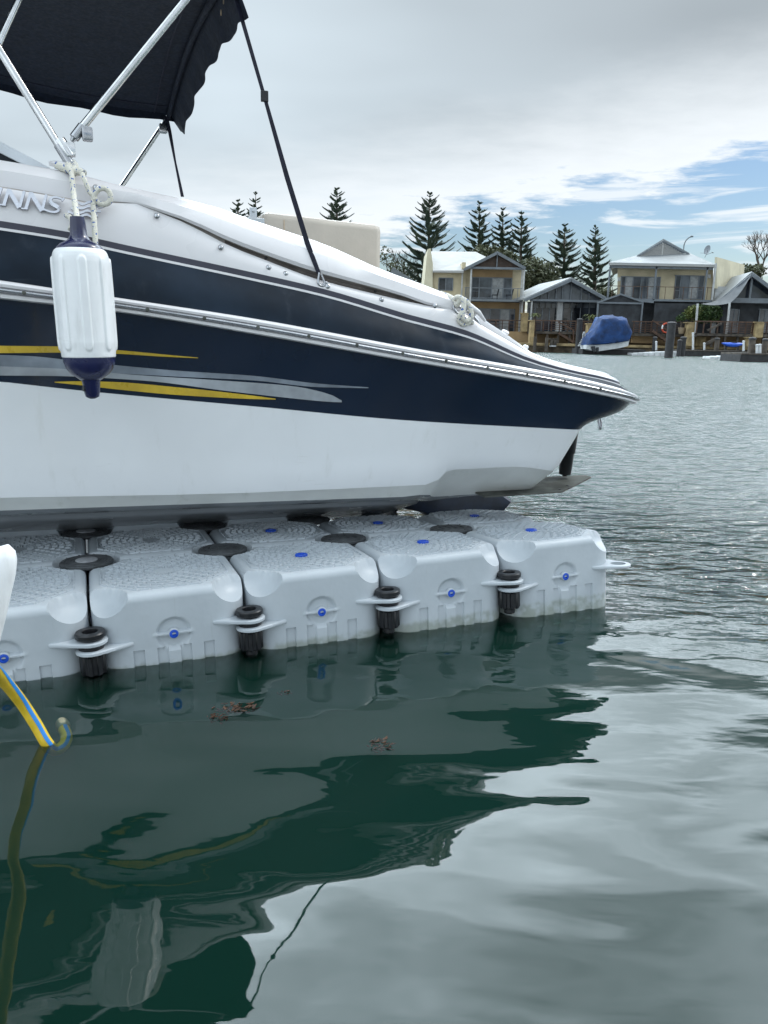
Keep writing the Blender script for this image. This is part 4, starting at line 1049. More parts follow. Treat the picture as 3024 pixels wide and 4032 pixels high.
def kY(P): return (Vector(P) - CP).dot(_f) / F_PX
class FB:
    """mesh of boxes placed by photo pixels at a distance Y"""
    def __init__(s): s.m = MB()
    def box(s, px0, py0, px1, py1, Y, dep):
        P = at((px0 + px1) / 2, (py0 + py1) / 2, Y); k = kY(P); w_, h_ = abs(px1 - px0) * k / 2, abs(py1 - py0) * k / 2
        s.m.box(P.x - w_, P.x + w_, Y, Y + dep, P.z - h_, P.z + h_); return s
    def poly(s, pts, Y, dep): s.m.prism([at(x, y, Y) for x, y in pts], dep if isinstance(dep, tuple) else (0, dep, 0)); return s
    def bar(s, a, b, Y, w_, Y2=None): s.m.bar(at(*a, Y), at(*b, Y2 or Y), w_, w_); return s
    def post(s, px, py0, py1, Y, w_, dep=None):
        P = at(px, (py0 + py1) / 2, Y); k = kY(P); h_ = abs(py1 - py0) * k / 2; d_ = dep or w_
        s.m.box(P.x - w_ / 2, P.x + w_ / 2, Y, Y + d_, P.z - h_, P.z + h_); return s
    def done(s, name, ma, par, **k): return s.m.build(name, ma, par, off=par.location if par is not None else None, **k)
def fthing(name, label, cat, px, py, Y, group=None): return thing(name, label, cat, at(px, py, Y), 0, group)
def q4(x, y): return (1500 + .4581 * x, 700 + .4581 * y)     # crop coordinates used while measuring the photo
def q5(x, y): return (2260 + .4605 * x, 850 + .4605 * y)
def window(par, x0, y0, x1, y1, Y, panes, mats=('pane_dark', 'pane_mid'), curtain=(), transom=None):
    """frame with panes; panes = fractions of the mullions"""
    fr = FB(); e = 3.0
    fr.box(x0, y0, x1, y0 + e, Y - .06, .10).box(x0, y1 - e, x1, y1, Y - .06, .10)
    xs = [x0] + [lerp(x0, x1, p) for p in panes] + [x1]
    for x in xs: fr.box(x - e * .55, y0 + e, x + e * .55, y1 - e, Y - .05, .08)
    if transom:
        for i in transom: fr.box(xs[i] + 1.7, lerp(y0, y1, .62), xs[i + 1] - 1.7, lerp(y0, y1, .62) + 2, Y - .045, .06)
    w_ = fr.done('window', 'steel_grey', par)
    for i in range(len(xs) - 1):
        g = FB().box(xs[i] + 1.6, y0 + e, xs[i + 1] - 1.6, y1 - e, Y + .01, .03)
        g.m.build('pane', 'curtain' if i in curtain else mats[i % 2], w_, off=par.location)
    return w_
# panes and frames are stored relative to the house, so re-root sub-parts without moving them
# land and sea wall
mb = MB(); mb.box(-600, 600, 79.8, 3000, -1, 1.9); mb.box(-600, 600, 76.4, 79.75, -1, .8); tag(mb.build('ground', 'land'), 'flat sandy canal bank behind the sea wall', 'ground', kind='structure')
P_ = at(2059, 1372, 74.5)
sw = thing('sea_wall', 'long low limestone sea wall along the far bank, under the house decks', 'sea wall', (20, 74.5, 0))
mb = MB(); mb.box(-500, 500, 74.5, 76.5, -1.2, .62); mb.build('wall_face', 'wall_stone', sw, off=sw.location)
mb = MB(); mb.box(-500, 500, 74.2, 76.5, .623, .86); mb.build('coping', 'limestone', sw, off=sw.location, bevel=.03)
mb = MB(); mb.box(-500, 500, 79.3, 79.85, -.5, 1.95); mb.build('rear_wall', 'render_tan', sw, off=sw.location)

# ---- house 1: two storeys, cream render, white roof, gabled balcony bay
h1 = fthing('two_storey_house', 'cream two-storey house with white roof and gabled balcony bay, just right of the sunpad', 'house', *q4(900, 1330), 78)
YB = 82.
FB().box(*q4(440, 800), *q4(720, 1345), YB, 7).done('wall', 'render_cream', h1)
FB().poly([q4(372, 905), q4(402, 612), q4(428, 606), q4(446, 740), q4(440, 1340), q4(372, 1340)], YB - .35, 8).done('parapet_wall', 'render_pale', h1)
r_ = MB(); a = [at(*q4(446, 806), YB - .6), at(*q4(712, 806), YB - .6), at(*q4(905, 690), YB + 5), at(*q4(815, 645), YB + 6.5), at(*q4(430, 640), YB + 6.5)]
r_.prism(a, (0, .05, .12)); r_.build('roof', 'roof_white', h1, off=h1.location)
FB().box(*q4(446, 800), *q4(712, 815), YB - .75, .2).done('gutter', 'roof_white', h1)
FB().box(*q4(698, 728), *q4(730, 780), YB - .3, 2).done('chimney', 'render_cream', h1)
FB().box(*q4(690, 805), *q4(702, 1045), YB - .35, .12).done('downpipe', 'post_white', h1)
window(h1, *q4(497, 858), *q4(617, 970), YB - .05, (.5,))
# bay
FB().box(*q4(720, 780), *q4(1232, 1050), YB + .6, 6).done('wall', 'render_cream', h1)
FB().box(*q4(785, 790), *q4(1132, 856), YB + .52, .07).done('infill_panel', 'render_tan', h1)
FB().poly([q4(765, 772), q4(1000, 655), q4(1205, 772)], YB - 1.2, .2).done('gable_panel', 'brown_infill', h1)
g = FB(); g.bar(q4(720, 786), q4(1000, 646), YB - 1.7, .28).bar(q4(1000, 646), q4(1240, 780), YB - 1.7, .28); g.box(*q4(770, 768), *q4(1225, 786), YB - 1.6, .22).box(*q4(994, 660), *q4(1003, 770), YB - 1.5, .2); g.done('gable_frame', 'steel_grey', h1)
r_ = MB(); A_ = [at(*q4(1000, 640), YB - 1.75), at(*q4(1240, 776), YB - 1.75), at(*q4(722, 782), YB - 1.75)]
dep = Vector((.2, 7.5, 0))
for e in (1, 2): r_.prism([A_[0], A_[e], A_[e] + dep, A_[0] + dep], (0, 0, .10))
r_.build('roof', 'roof_grey', h1, off=h1.location)
window(h1, *q4(782, 856), *q4(1122, 1042), YB + .5, (.18, .50, .80), curtain=(2,), transom=(0,))
FB().box(*q4(716, 1044), *q4(1225, 1062), YB - 1.5, 2.1).done('balcony_floor', 'steel_grey', h1)
g = FB()
for x in (724, 765, 845, 950, 1045, 1125, 1175, 1215): g.post(*((q4(x, 0)[0],)), q4(0, 950)[1], q4(0, 1044)[1], YB - 1.4, .05)
g.box(*q4(720, 946), *q4(1220, 951), YB - 1.42, .06).box(*q4(720, 1030), *q4(1220, 1033), YB - 1.42, .05)
for i in range(9): g.post(q4(724 + i * 5, 0)[0], q4(0, 950)[1], q4(0, 1040)[1], YB - 1.35, .02)
g.done('balcony_rail', 'steel_grey', h1)
for x, y0, y1 in ((766, 788, 1330), (1218, 782, 1330)): FB().post(q4(x, 0)[0], q4(0, y0)[1], q4(0, y1)[1], YB - 1.55, .16).done('post', 'post_white', h1)
FB().box(*q4(1195, 790), *q4(1206, 1330), YB - .4, .12).done('downpipe', 'post_white', h1)
FB().box(*q4(700, 1062), *q4(1232, 1345), YB + .6, 6).done('lower_wall', 'render_tan', h1)
window(h1, *q4(782, 1124), *q4(1145, 1330), YB + .5, (.2, .42, .66, .88), curtain=(3,))
FB().box(*q4(600, 1318), *q4(1275, 1346), YB - 2.2, 3).done('terrace', 'jetty_wood', h1)
g = FB(); 
for i in range(9): g.post(q4(820 + i * 56, 0)[0], q4(0, 1225)[1], q4(0, 1318)[1], YB - 2.2, .08)
g.box(*q4(800, 1220), *q4(1275, 1228), YB - 2.22, .1).box(*q4(800, 1252), *q4(1275, 1256), YB - 2.2, .05).box(*q4(800, 1280), *q4(1275, 1284), YB - 2.2, .05); g.done('terrace_rail', 'rail_wood', h1)
for i in range(6): FB().post(q4(640 + i * 120, 0)[0], q4(0, 1346)[1], q4(0, 1420)[1], YB - 2.1, .2).done('stump', 'jetty_wood', h1)
def chair(px, py, Y, label):
    t = fthing('outdoor_chair', label, 'chair', px, py, Y, 'chairs on the upstairs balcony')
    b_ = Vector(t.location)
    m_ = MB(); m_.box(b_.x - .3, b_.x + .3, Y, Y + .6, b_.z + .38, b_.z + .46); m_.build('seat', 'dark_screen', t, off=b_)
    m_ = MB(); m_.prism([(b_.x + .22, Y, b_.z + .4), (b_.x + .3, Y, b_.z + .4), (b_.x + .42, Y, b_.z + 1.0), (b_.x + .34, Y, b_.z + 1.0)], (0, .6, 0)); m_.build('backrest', 'dark_screen', t, off=b_)
    for dx_ in (-.26, .26):
        for dy_ in (.04, .56): m_ = MB(); m_.box(b_.x + dx_ - .025, b_.x + dx_ + .025, Y + dy_ - .025, Y + dy_ + .025, b_.z, b_.z + .38); m_.build('leg', 'dark_screen', t, off=b_)
chair(*q4(980, 1042), YB - 1.0, 'dark low lounge chair on the balcony, left one before the pale curtain')
chair(*q4(1105, 1042), YB - 1.0, 'dark high chair on the balcony, right one by the corner post')

# ---- gabled glass-fronted house in the middle
h2 = fthing('glass_gable_house', 'single-storey house with glazed grey gable, between the cream balcony house and the blue covered boat', 'house', 2225, 1305, 78)
Y2 = 79.
ap, le, re_ = (2249, 1098), (2064, 1180), (2386, 1176)
r_ = MB(); A_ = [at(*ap, Y2 - .8), at(*le, Y2 - .8), at(*re_, Y2 - .8)]; dep = Vector((-1.2, 10, 0))
for e in (1, 2): r_.prism([A_[0], A_[e], A_[e] + dep, A_[0] + dep], (0, 0, .16))
r_.build('roof', 'roof_grey', h2, off=h2.location)
FB().poly([(2084, 1184), (2249, 1108), (2368, 1184)], Y2 + .3, .06).done('gable_glass', 'pane_mid', h2)
g = FB(); g.bar((2064, 1184), (2249, 1103), Y2 - .7, .26).bar((2249, 1103), (2388, 1180), Y2 - .7, .26)
g.box(2088, 1180, 2376, 1188, Y2 - .5, .3)
for x, y in ((2130, 1166), (2160, 1152), (2190, 1138), (2215, 1126), (2249, 1110), (2290, 1136), (2320, 1154)): g.box(x - 2, y, x + 2, 1181, Y2 + .1, .15)
g.done('gable_frame', 'steel_grey', h2)
FB().poly([(2088, 1186), (2376, 1186), (2376, 1310), (2088, 1310)], Y2 + 1.6, (2., 7, 0)).done('wall', 'dark_screen', h2)
window(h2, 2076, 1189, 2192, 1308, Y2 + 1.5, (.25, .5, .75), mats=('pane_dark', 'pane_dark'))
window(h2, 2216, 1189, 2352, 1308, Y2 + 1.5, (.25, .5, .75), mats=('pane_dark', 'pane_dark'))
g = FB()
for i in range(5): g.box(2078 + 24 * i, 1193, 2096 + 24 * i, 1212, Y2 + 1.42, .04)
for i in range(5): g.box(2220 + 26 * i, 1195, 2240 + 26 * i, 1212, Y2 + 1.42, .04)
g.done('highlight_pane', 'pane_mid', h2)
FB().box(2193, 1180, 2214, 1310, Y2 + .9, .5).done('column', 'post_white', h2)
FB().post(2091, 1186, 1310, Y2 - .4, .14).done('post', 'post_white', h2)
FB().box(2105, 1264, 2520, 1313, Y2 - 1.2, .02).m if False else None
FB().box(2100, 1306, 2400, 1316, Y2 - 3.2, 4.5).done('deck', 'jetty_wood', h2)
g = FB()
for i in range(10): g.post(2108 + 32 * i, 1264, 1306, Y2 - 3.2, .10)
g.box(2102, 1262, 2400, 1267, Y2 - 3.25, .14)
for j in range(4): g.box(2104, 1273 + 8 * j, 2400, 1275 + 8 * j, Y2 - 3.2, .05)
g.done('deck_rail', 'rail_wood', h2)
g = FB()
for i in range(7): g.box(2206 + i * 8, 1318 + i * 5, 2226 + i * 8, 1321 + i * 5, Y2 - 3.6, .9)
g.bar((2198, 1268), (2258, 1300), Y2 - 3.6, .12).bar((2258, 1300), (2258, 1352), Y2 - 3.6, .12).bar((2200, 1312), (2258, 1348), Y2 - 3.6, .2); g.done('stairs', 'rail_wood', h2)
for i in range(7): FB().post(2110 + 44 * i, 1316, 1358, Y2 - 3.1, .2).done('stump', 'jetty_wood', h2)

# ---- big house on the right with hip-and-gable roof
h3 = fthing('hip_roof_house', 'large cream house with louvred gable roof and long upstairs balcony, behind the blue covered boat', 'house', *q5(760, 1000), 76)
Y3 = 78.
FB().poly([q5(372, 428), q5(1190, 410), q5(1190, 730), q5(372, 730)], Y3, (2.8, 9, 0)).done('wall', 'render_cream', h3)
r_ = MB(); bk = 9.
FL, FR, RG = at(*q5(296, 432), Y3 - 1.7), at(*q5(1212, 405), Y3 - 1.7), at(*q5(765, 207), Y3 + 2.2)
GL, GR = at(*q5(535, 350), Y3 + 2.0), at(*q5(985, 328), Y3 + 2.0)
RB = RG + Vector((3.2, bk, 0)); BR = FR + Vector((4.4, bk + 4, .2)); BL = FL + Vector((4.2, bk + 4, 0))
FL.z = FR.z = (FL.z + FR.z) / 2 ; BR.z = BL.z = FL.z
th = (0, 0, .13)
r_.prism([FL, FR, GR, GL], th); r_.prism([FL, GL, RG, RB, BL], th); r_.prism([FR, BR, RB, RG, GR], th)
r_.build('roof', 'roof_grey', h3, off=h3.location)
FB().box(*q5(300, 415), *q5(1210, 428), Y3 - 1.85, .16).done('gutter', 'roof_white', h3)
g = FB(); c_ = []
for i in range(11):
    u = i / 11; y = lerp(345, 236, u); xl, xr = lerp(548, 758, u), lerp(972, 772, u); g.box(*q5(xl, y - 6), *q5(xr, y), Y3 + 1.75, .06)
g.box(*q5(752, 232), *q5(764, 348), Y3 + 1.7, .08); g.done('gable_louvres', 'roof_white', h3)
FB().poly([q5(540, 352), q5(765, 220), q5(982, 335)], Y3 + 1.9, .05).done('gable_back', 'steel_grey', h3)
g = FB(); g.bar(q5(535, 350), q5(765, 214), Y3 + 1.6, .14).bar(q5(765, 214), q5(985, 328), Y3 + 1.6, .14).bar(q5(535, 352), q5(985, 332), Y3 + 1.6, .12); g.done('gable_trim', 'steel_grey', h3)
FB().box(*q5(310, 432), *q5(1190, 452), Y3 - 1.6, .12).done('fascia', 'steel_grey', h3)
window(h3, *q5(402, 518), *q5(732, 712), Y3 - .05, (.10, .30, .51, .70, .90), curtain=(1, 4), transom=(5,))
window(h3, *q5(864, 508), *q5(1106, 712), Y3 - .05, (.18, .50, .82), curtain=(2,), transom=(0, 3))
r_ = MB(); a = [at(*q5(1204, 352), Y3 - .6), at(*q5(1440, 418), Y3 + 7.5), at(*q5(1428, 592), Y3 + 7.5), at(*q5(1200, 620), Y3 - .6)]
r_.prism(a, (.25, .02, 0)); r_.build('side_parapet', 'render_pale', h3, off=h3.location)
FB().box(*q5(1190, 612), *q5(1285, 1010), Y3 - .3, 6).done('side_wall', 'post_white', h3)
FB().box(*q5(290, 712), *q5(1180, 730), Y3 - 1.6, 1.7).done('balcony_floor', 'steel_grey', h3)
g = FB()
for x in (292, 325, 372, 430, 505, 580, 630, 715, 780, 860, 935, 1005, 1105, 1140, 1176): g.post(q5(x, 0)[0], q5(0, 608)[1], q5(0, 714)[1], Y3 - 1.5, .045)
g.box(*q5(288, 604), *q5(1180, 609), Y3 - 1.52, .07)
g.done('balcony_rail', 'rail_wood', h3)
for x in (300, 694, 1128): FB().post(q5(x, 0)[0], q5(0, 440)[1], q5(0, 714)[1], Y3 - 1.6, .15).done('post', 'steel_grey', h3)
FB().box(*q5(1192, 412), *q5(1206, 716), Y3 - 1.7, .14).done('downpipe', 'post_white', h3)
for x, y in ((388, 541), (1160, 516)): FB().box(*q5(x - 11, y - 15), *q5(x + 11, y + 15), Y3 - .15, .2).done('wall_light', 'post_white', h3)
FB().poly([q5(195, 745), q5(1180, 735), q5(1180, 1010), q5(195, 1010)], Y3 - .2, (2.6, 8, 0)).done('lower_wall', 'dark_screen', h3)
g = FB(); g.box(*q5(205, 748), *q5(575, 1000), Y3 - 2.6, .08).box(*q5(680, 752), *q5(1045, 1000), Y3 - 1.9, .08); g.done('shade_blind', 'dark_screen', h3)
FB().poly([q5(204, 748), q5(400, 672), q5(590, 740)], Y3 - 2.7, .3).done('awning_gable', 'dark_screen', h3)
g = FB(); g.bar(q5(204, 742), q5(400, 670), Y3 - 2.8, .14).bar(q5(400, 670), q5(592, 738), Y3 - 2.8, .14).box(*q5(200, 738), *q5(585, 752), Y3 - 2.8, .15); g.bar(q5(590, 730), q5(680, 738), Y3 - 2.5, .16)
g.post(q5(198, 0)[0], q5(0, 745)[1], q5(0, 1010)[1], Y3 - 2.8, .14).post(q5(577, 0)[0], q5(0, 745)[1], q5(0, 1010)[1], Y3 - 2.8, .14); g.done('awning_frame', 'steel_grey', h3)
FB().box(*q5(500, 1006), *q5(970, 1030), Y3 - 4, 4).done('deck', 'jetty_wood', h3)
g = FB()
for i in range(10): g.post(q5(512 + 50 * i, 0)[0], q5(0, 905)[1], q5(0, 1008)[1], Y3 - 4, .09)
g.box(*q5(500, 902), *q5(972, 912), Y3 - 4.05, .14)
for j in range(5): g.box(*q5(502, 928 + 15 * j), *q5(970, 932 + 15 * j), Y3 - 4, .05)
g.done('deck_rail', 'rail_wood', h3)
g = FB(); g.bar(q5(672, 892), q5(835, 1005), Y3 - 4.3, .13).bar(q5(672, 985), q5(815, 1085), Y3 - 4.3, .22)
for i in range(7): g.box(*q5(672 + i * 20, 990 + i * 13), *q5(712 + i * 20, 996 + i * 13), Y3 - 4.4, .9)
g.done('stairs', 'rail_wood', h3)
FB().box(*q5(500, 1032), *q5(965, 1090), Y3 - 2.8, .5).done('retaining_wall', 'render_tan', h3)
# satellite dish on the roof edge
sdh = fthing('satellite_dish', 'grey satellite dish on the right roof edge of the large cream house', 'satellite dish', *q5(1128, 350), Y3 + 1)
m_ = MB(); m_.lathe([(.0, 0), (.28, .03), (.44, .10), (.45, .10), (.28, .045), (0, .015)], at(*q5(1146, 292), Y3 + 1), 24, (-.94, -.3, .15)); m_.build('dish', 'steel_grey', sdh, off=sdh.location, smooth=50)
m_ = MB(); m_.tube([at(*q5(1118, 356), Y3 + 1), at(*q5(1132, 330), Y3 + 1), at(*q5(1140, 295), Y3 + 1)], .03, 8); m_.build('mast', 'steel_grey', sdh, off=sdh.location)
m_ = MB(); m_.tube([at(*q5(1135, 330), Y3 + 1), at(*q5(1190, 312), Y3 + 1)], .02, 8); m_.tube([at(*q5(1080, 317), Y3 + 1), at(*q5(1130, 320), Y3 + 1)], .015, 8); m_.tube([at(*q5(1178, 312), Y3 + 1), at(*q5(1192, 316), Y3 + 1)], .05, 8); m_.build('feed_arm', 'steel_grey', sdh, off=sdh.location)
# street lamp behind
sl0 = at(*q5(935, 330), 100); slp = thing('street_lamp', 'tall curved grey street lamp showing above the large cream house roof', 'street lamp', sl0)
m_ = MB(); m_.tube(smooth_path([sl0 + Vector((0, 0, -7)), at(*q5(936, 300), 100), at(*q5(942, 250), 100), at(*q5(955, 215), 100), at(*q5(978, 190), 100), at(*q5(1002, 178), 100)], 6), .07, 8); m_.build('pole', 'steel_grey', slp, off=sl0, smooth=60)
FB().box(*q5(1000, 169), *q5(1022, 181), 99.9, .3).done('lamp_head', 'steel_grey', slp, bevel=.05)

# ---- right house with the shade sail
h4 = fthing('shade_sail_house', 'dark gabled house with grey shade sail, cut off by the right edge', 'house', 2960, 1305, 74)
Y4 = 75.
r_ = MB(); A_ = [at(*q5(1522, 488), Y4), at(*q5(1900, 770), Y4), at(*q5(1230, 740), Y4)]; dep = Vector((1.5, 10, 0))
for e in (1, 2): r_.prism([A_[0], A_[e], A_[e] + dep, A_[0] + dep], (0, 0, .14))
r_.build('roof', 'roof_grey', h4, off=h4.location)
FB().poly([q5(1260, 745), q5(1520, 520), q5(1860, 760)], Y4 + .6, .1).done('gable_glass', 'pane_dark', h4)
g = FB(); g.bar(q5(1522, 505), q5(1900, 782), Y4 - .1, .3).bar(q5(1522, 505), q5(1240, 742), Y4 - .1, .25).box(*q5(1330, 705), *q5(1800, 745), Y4 + .1, .25).post(q5(1515, 0)[0], q5(0, 520)[1], q5(0, 700)[1], Y4 + .2, .18); g.done('gable_frame', 'steel_grey', h4)
FB().box(*q5(1262, 745), *q5(1860, 1010), Y4 + 1.6, 7).done('wall', 'dark_screen', h4)
window(h4, *q5(1325, 795), *q5(1405, 1000), Y4 + 1.5, (.5,), mats=('pane_mid', 'pane_mid'))
window(h4, *q5(1580, 795), *q5(1680, 1000), Y4 + 1.5, (.5,), mats=('pane_mid', 'pane_mid'))
g = FB(); rows = []
c_ = [at(*q5(1085, 752), Y4 - 2.5), at(*q5(1335, 745), Y4 - 2.2), at(*q5(1522, 490), Y4 - .2), at(*q5(1440, 560), Y4 + .2)]
for i in range(9):
    u = i / 8; row = []
    for j in range(9):
        v = j / 8; p = (c_[0].lerp(c_[1], v)).lerp(c_[3].lerp(c_[2], v), u); p = p - Vector((0, 0, .55 * math.sin(PI * u) * (1 - .3 * v) + .15 * math.sin(PI * v))); row.append(p)
    rows.append(row)
g.m.sheet(rows, .03); g.done('shade_sail', 'sail_cloth', h4, smooth=60)
for a, b in (((1058, 750), (1036, 1030)), ((1332, 742), (1302, 1010))): g = FB(); g.bar(q5(*a), q5(*b), Y4 - 2.5, .15); g.done('sail_post', 'post_white', h4)
FB().box(*q5(1040, 1010), *q5(1860, 1032), Y4 - 3, 4.5).done('deck', 'jetty_wood', h4)
g = FB()
for i in range(14): g.post(q5(1050 + 60 * i, 0)[0], q5(0, 905)[1], q5(0, 1012)[1], Y4 - 3, .09)
g.box(*q5(1040, 903), *q5(1860, 914), Y4 - 3.05, .14)
for j in range(6): g.box(*q5(1280, 926 + 14 * j), *q5(1860, 931 + 14 * j), Y4 - 3, .05)
g.done('deck_rail', 'rail_wood', h4)
g = FB(); g.bar(q5(1140, 980), q5(1262, 920), Y4 - 3.3, .16).bar(q5(1118, 1100), q5(1230, 1042), Y4 - 3.3, .25); g.done('gangway', 'jetty_wood', h4)
FB().box(*q5(1040, 1035), *q5(1125, 1110), Y4 - 1.6, .5).done('retaining_wall', 'limestone', h4)
for i in range(5): FB().post(q5(1180 + 110 * i, 0)[0], q5(0, 1032)[1], q5(0, 1120)[1], Y4 - 2.8, .2).done('stump', 'jetty_wood', h4)
# ---- far house roof behind the sunpad gap on the left
h5 = fthing('dark_roof_house', 'low dark house roof barely showing between the boat and the cream house', 'house', 1640, 1300, 96)
FB().poly([(1520, 1120), (1545, 1052), (1600, 1085), (1700, 1150), (1700, 1180), (1520, 1180)], 96, 6).done('roof', 'steel_grey', h5)
FB().box(1525, 1180, 1695, 1330, 96.5, 5).done('wall', 'render_cream', h5)

# ---- limestone pillars along the bank
pilr = None
for (x0, y0, x1, y1, Y, l) in ((*q5(970, 908), *q5(1038, 1112), 72.6, 'tall pale limestone pillar left of the shade sail post'), (*q5(1552, 905), *q5(1622, 1040), 71.6, 'limestone pillar near the right edge, upper of the pair'),
                               (*q5(1490, 1035), *q5(1552, 1122), 71.2, 'short limestone pillar near the right edge, lower of the pair'), (*q5(118, 918), *q5(172, 1002), 74.0, 'limestone planter pillar carrying the yellow palm beside the covered boat'),
                               (*q4(1212, 1160), *q4(1264, 1322), 79.0, 'limestone pillar at the right corner of the cream house terrace'), (*q4(1282, 1222), *q4(1318, 1440), 75.2, 'slim limestone pillar before the glazed gable house')):
    t = fthing('limestone_pillar', l, 'pillar', (x0 + x1) / 2, y1, Y, 'limestone pillars on the far bank')
    FB().box(x0, y0 + 4, x1, y1, Y, .9).done('shaft', 'limestone', t, bevel=.04); FB().box(x0 - 2, y0, x1 + 2, y0 + 4, Y - .06, 1.0).done('cap', 'limestone', t)
# ---- mooring piles
for (x, y0, y1, wd, Y, l) in ((838, 908, 1215, .62, 58.3, 'tallest dark round pile standing alone in the water right of the covered boat'), (52, 880, 1095, .5, 70, 'dark pile left of the blue covered boat by the white ladder'),
                              (906, 1060, 1195, .35, 66, 'short dark pile at the left end of the floating jetty'), (938, 1035, 1198, .5, 66.5, 'stout dark pile at the left end of the floating jetty, taller one'),
                              (694, 1035, 1152, .36, 70, 'grey pile just left of the tall lone pile'), (1228, 1045, 1150, .42, 69, 'dark pile behind the jetty left of the blue kayak'), (1528, 1040, 1172, .42, 50.5, 'brown pile at the near jetty by the right edge'),
                              (1640, 1050, 1180, .34, 50.5, 'brown pile cut by the right edge')):
    px_, a_, b_ = q5(x, 0)[0], q5(0, y0)[1], q5(0, y1)[1]; t = fthing('mooring_pile', l, 'pile', px_, b_, Y, 'mooring piles on the far bank')
    T_, B_ = at(px_, a_, Y), at(px_, b_, Y); B_.x = T_.x; B_.z = -1.5
    m_ = MB(); m_.tube([B_, T_ - Vector((0, 0, .12))], wd / 2, 18); m_.build('shaft', 'pile' if x < 1000 else 'jetty_wood', t, off=t.location, smooth=50)
    m_ = MB(); m_.lathe([(wd / 2 + .03, 0), (wd / 2 + .03, .1), (wd / 3, .16), (0, .18)], T_ - Vector((0, 0, .14)), 18); m_.build('cap', 'pile', t, off=t.location, smooth=40)
for (x, y0, y1, Y, l) in ((1018, 1005, 1145, 69, 'thin white pole on the jetty by the tall limestone pillar'), (1114, 1092, 1146, 69, 'short white post on the jetty between the pillar and the kayak'), (703, 1080, 1150, 69.5, 'short white post beside the grey pile'),
                          (1450, 1075, 1155, 66, 'white post at the right end of the kayak'), (1590, 1105, 1176, 50.2, 'white post on the near jetty at right edge'), (1565, 1108, 1176, 50.2, 'slim white post on the near jetty, left of its twin')):
    px_ = q5(x, 0)[0]; t = fthing('white_post', l, 'post', px_, q5(0, y1)[1], Y, 'white posts on the far jetties')
    T_, B_ = at(px_, q5(0, y0)[1], Y), at(px_, q5(0, y1)[1], Y); m_ = MB(); m_.tube([B_, T_], .09, 12); m_.lathe([(.12, 0), (.12, .05), (0, .09)], T_, 12); m_.build('post_body', 'float_white', t, off=t.location, smooth=50)
# crooked piles of an old landing before the glazed gable house
ld = fthing('old_landing', 'small weathered timber landing with leaning piles before the glazed gable house', 'landing', *q4(1430, 1450), 74)
for (x, y0, y1) in ((1325, 1370, 1490), (1425, 1375, 1490), (1470, 1385, 1440), (1500, 1385, 1440)): FB().post(q4(x, 0)[0], q4(0, y0)[1], q4(0, y1)[1], 73.6, .26).done('pile', 'jetty_wood', ld)
FB().box(*q4(1440, 1380), *q4(1520, 1390), 73.6, .3).done('crossbeam', 'jetty_wood', ld); FB().box(*q4(1458, 1440), *q4(1506, 1452), 73.5, .6).done('step', 'post_white', ld)
# ---- floats and jetties
def wl(x, y): return onz(*q5(x, y), 0).y             # distance of the waterline seen at that pixel
def jetty(x0, y0, x1, y1, Y, dep, ma, label, cat='jetty', name='floating_jetty'):
    t = fthing(name, label, cat, *q5((x0 + x1) / 2, y1), Y); P0_, P1_ = at(*q5(x0, y0), Y), at(*q5(x1, y1), Y)
    zt = (at(*q5(x0, y0), Y).z + at(*q5(x1, y0), Y).z) / 2
    m_ = MB(); m_.box(P0_.x, P1_.x, Y, Y + dep, -.3, zt - .10); m_.build('float_base', 'pile', t, off=t.location)
    m_ = MB(); n_ = max(4, int((P1_.x - P0_.x) / .5)); 
    for i in range(n_): m_.box(lerp(P0_.x, P1_.x, i / n_) + .01, lerp(P0_.x, P1_.x, (i + 1) / n_) - .01, Y - .05, Y + dep, zt - .097, zt)
    m_.build('deck_boards', ma, t, off=t.location); return t
jetty(885, 1150, 1485, 1203, 68, 3, 'jetty_wood', 'long low dark floating jetty behind the two white float rafts')
jetty(1428, 1176, 1760, 1250, 49.5, 3, 'jetty_wood', 'near brown timber jetty running out of the right edge')
jetty(75, 1140, 610, 1188, 68.2, 4, 'pile', 'dark floating dock carrying the blue covered boat', 'dock', 'floating_dock')
def raft(x0, x1, yt, yb, Y, label):
    t = fthing('float_raft', label, 'float raft', *q5((x0 + x1) / 2, yb), Y, 'white modular float rafts'); P0_, P1_ = at(*q5(x0, yb), Y), at(*q5(x1, yb), Y)
    n_ = int((P1_.x - P0_.x) / .5); zt = at(*q5((x0 + x1) / 2, yt), Y).z
    g_ = MB()
    for i in range(n_):
        for j in range(3):
            xx = P0_.x + .5 * i; hz_ = zt * (.45 + .55 * min(1, (i + 1) / 6)); g_.box(xx + .015, xx + .485, Y + .5 * j + .015, Y + .5 * j + .485, -.15, hz_)
    g_.build('float_blocks', 'float_white', t, off=t.location, bevel=.05)
    g_ = MB(); g_.prism([(P0_.x - .1, Y + .2, .05), (P0_.x + 1.5, Y + .2, zt * .8), (P1_.x, Y + .2, zt + .06), (P1_.x, Y + .2, zt + .01), (P0_.x + 1.5, Y + .2, zt * .55)], (0, 1.1, 0)); g_.build('slide_top', 'float_white', t, off=t.location)
raft(490, 890, 1160, 1196, 67, 'long white float raft in the water beside the tall lone pile')
raft(1165, 1430, 1186, 1228, 56.5, 'grey white float raft at the near jetty, by the right edge')
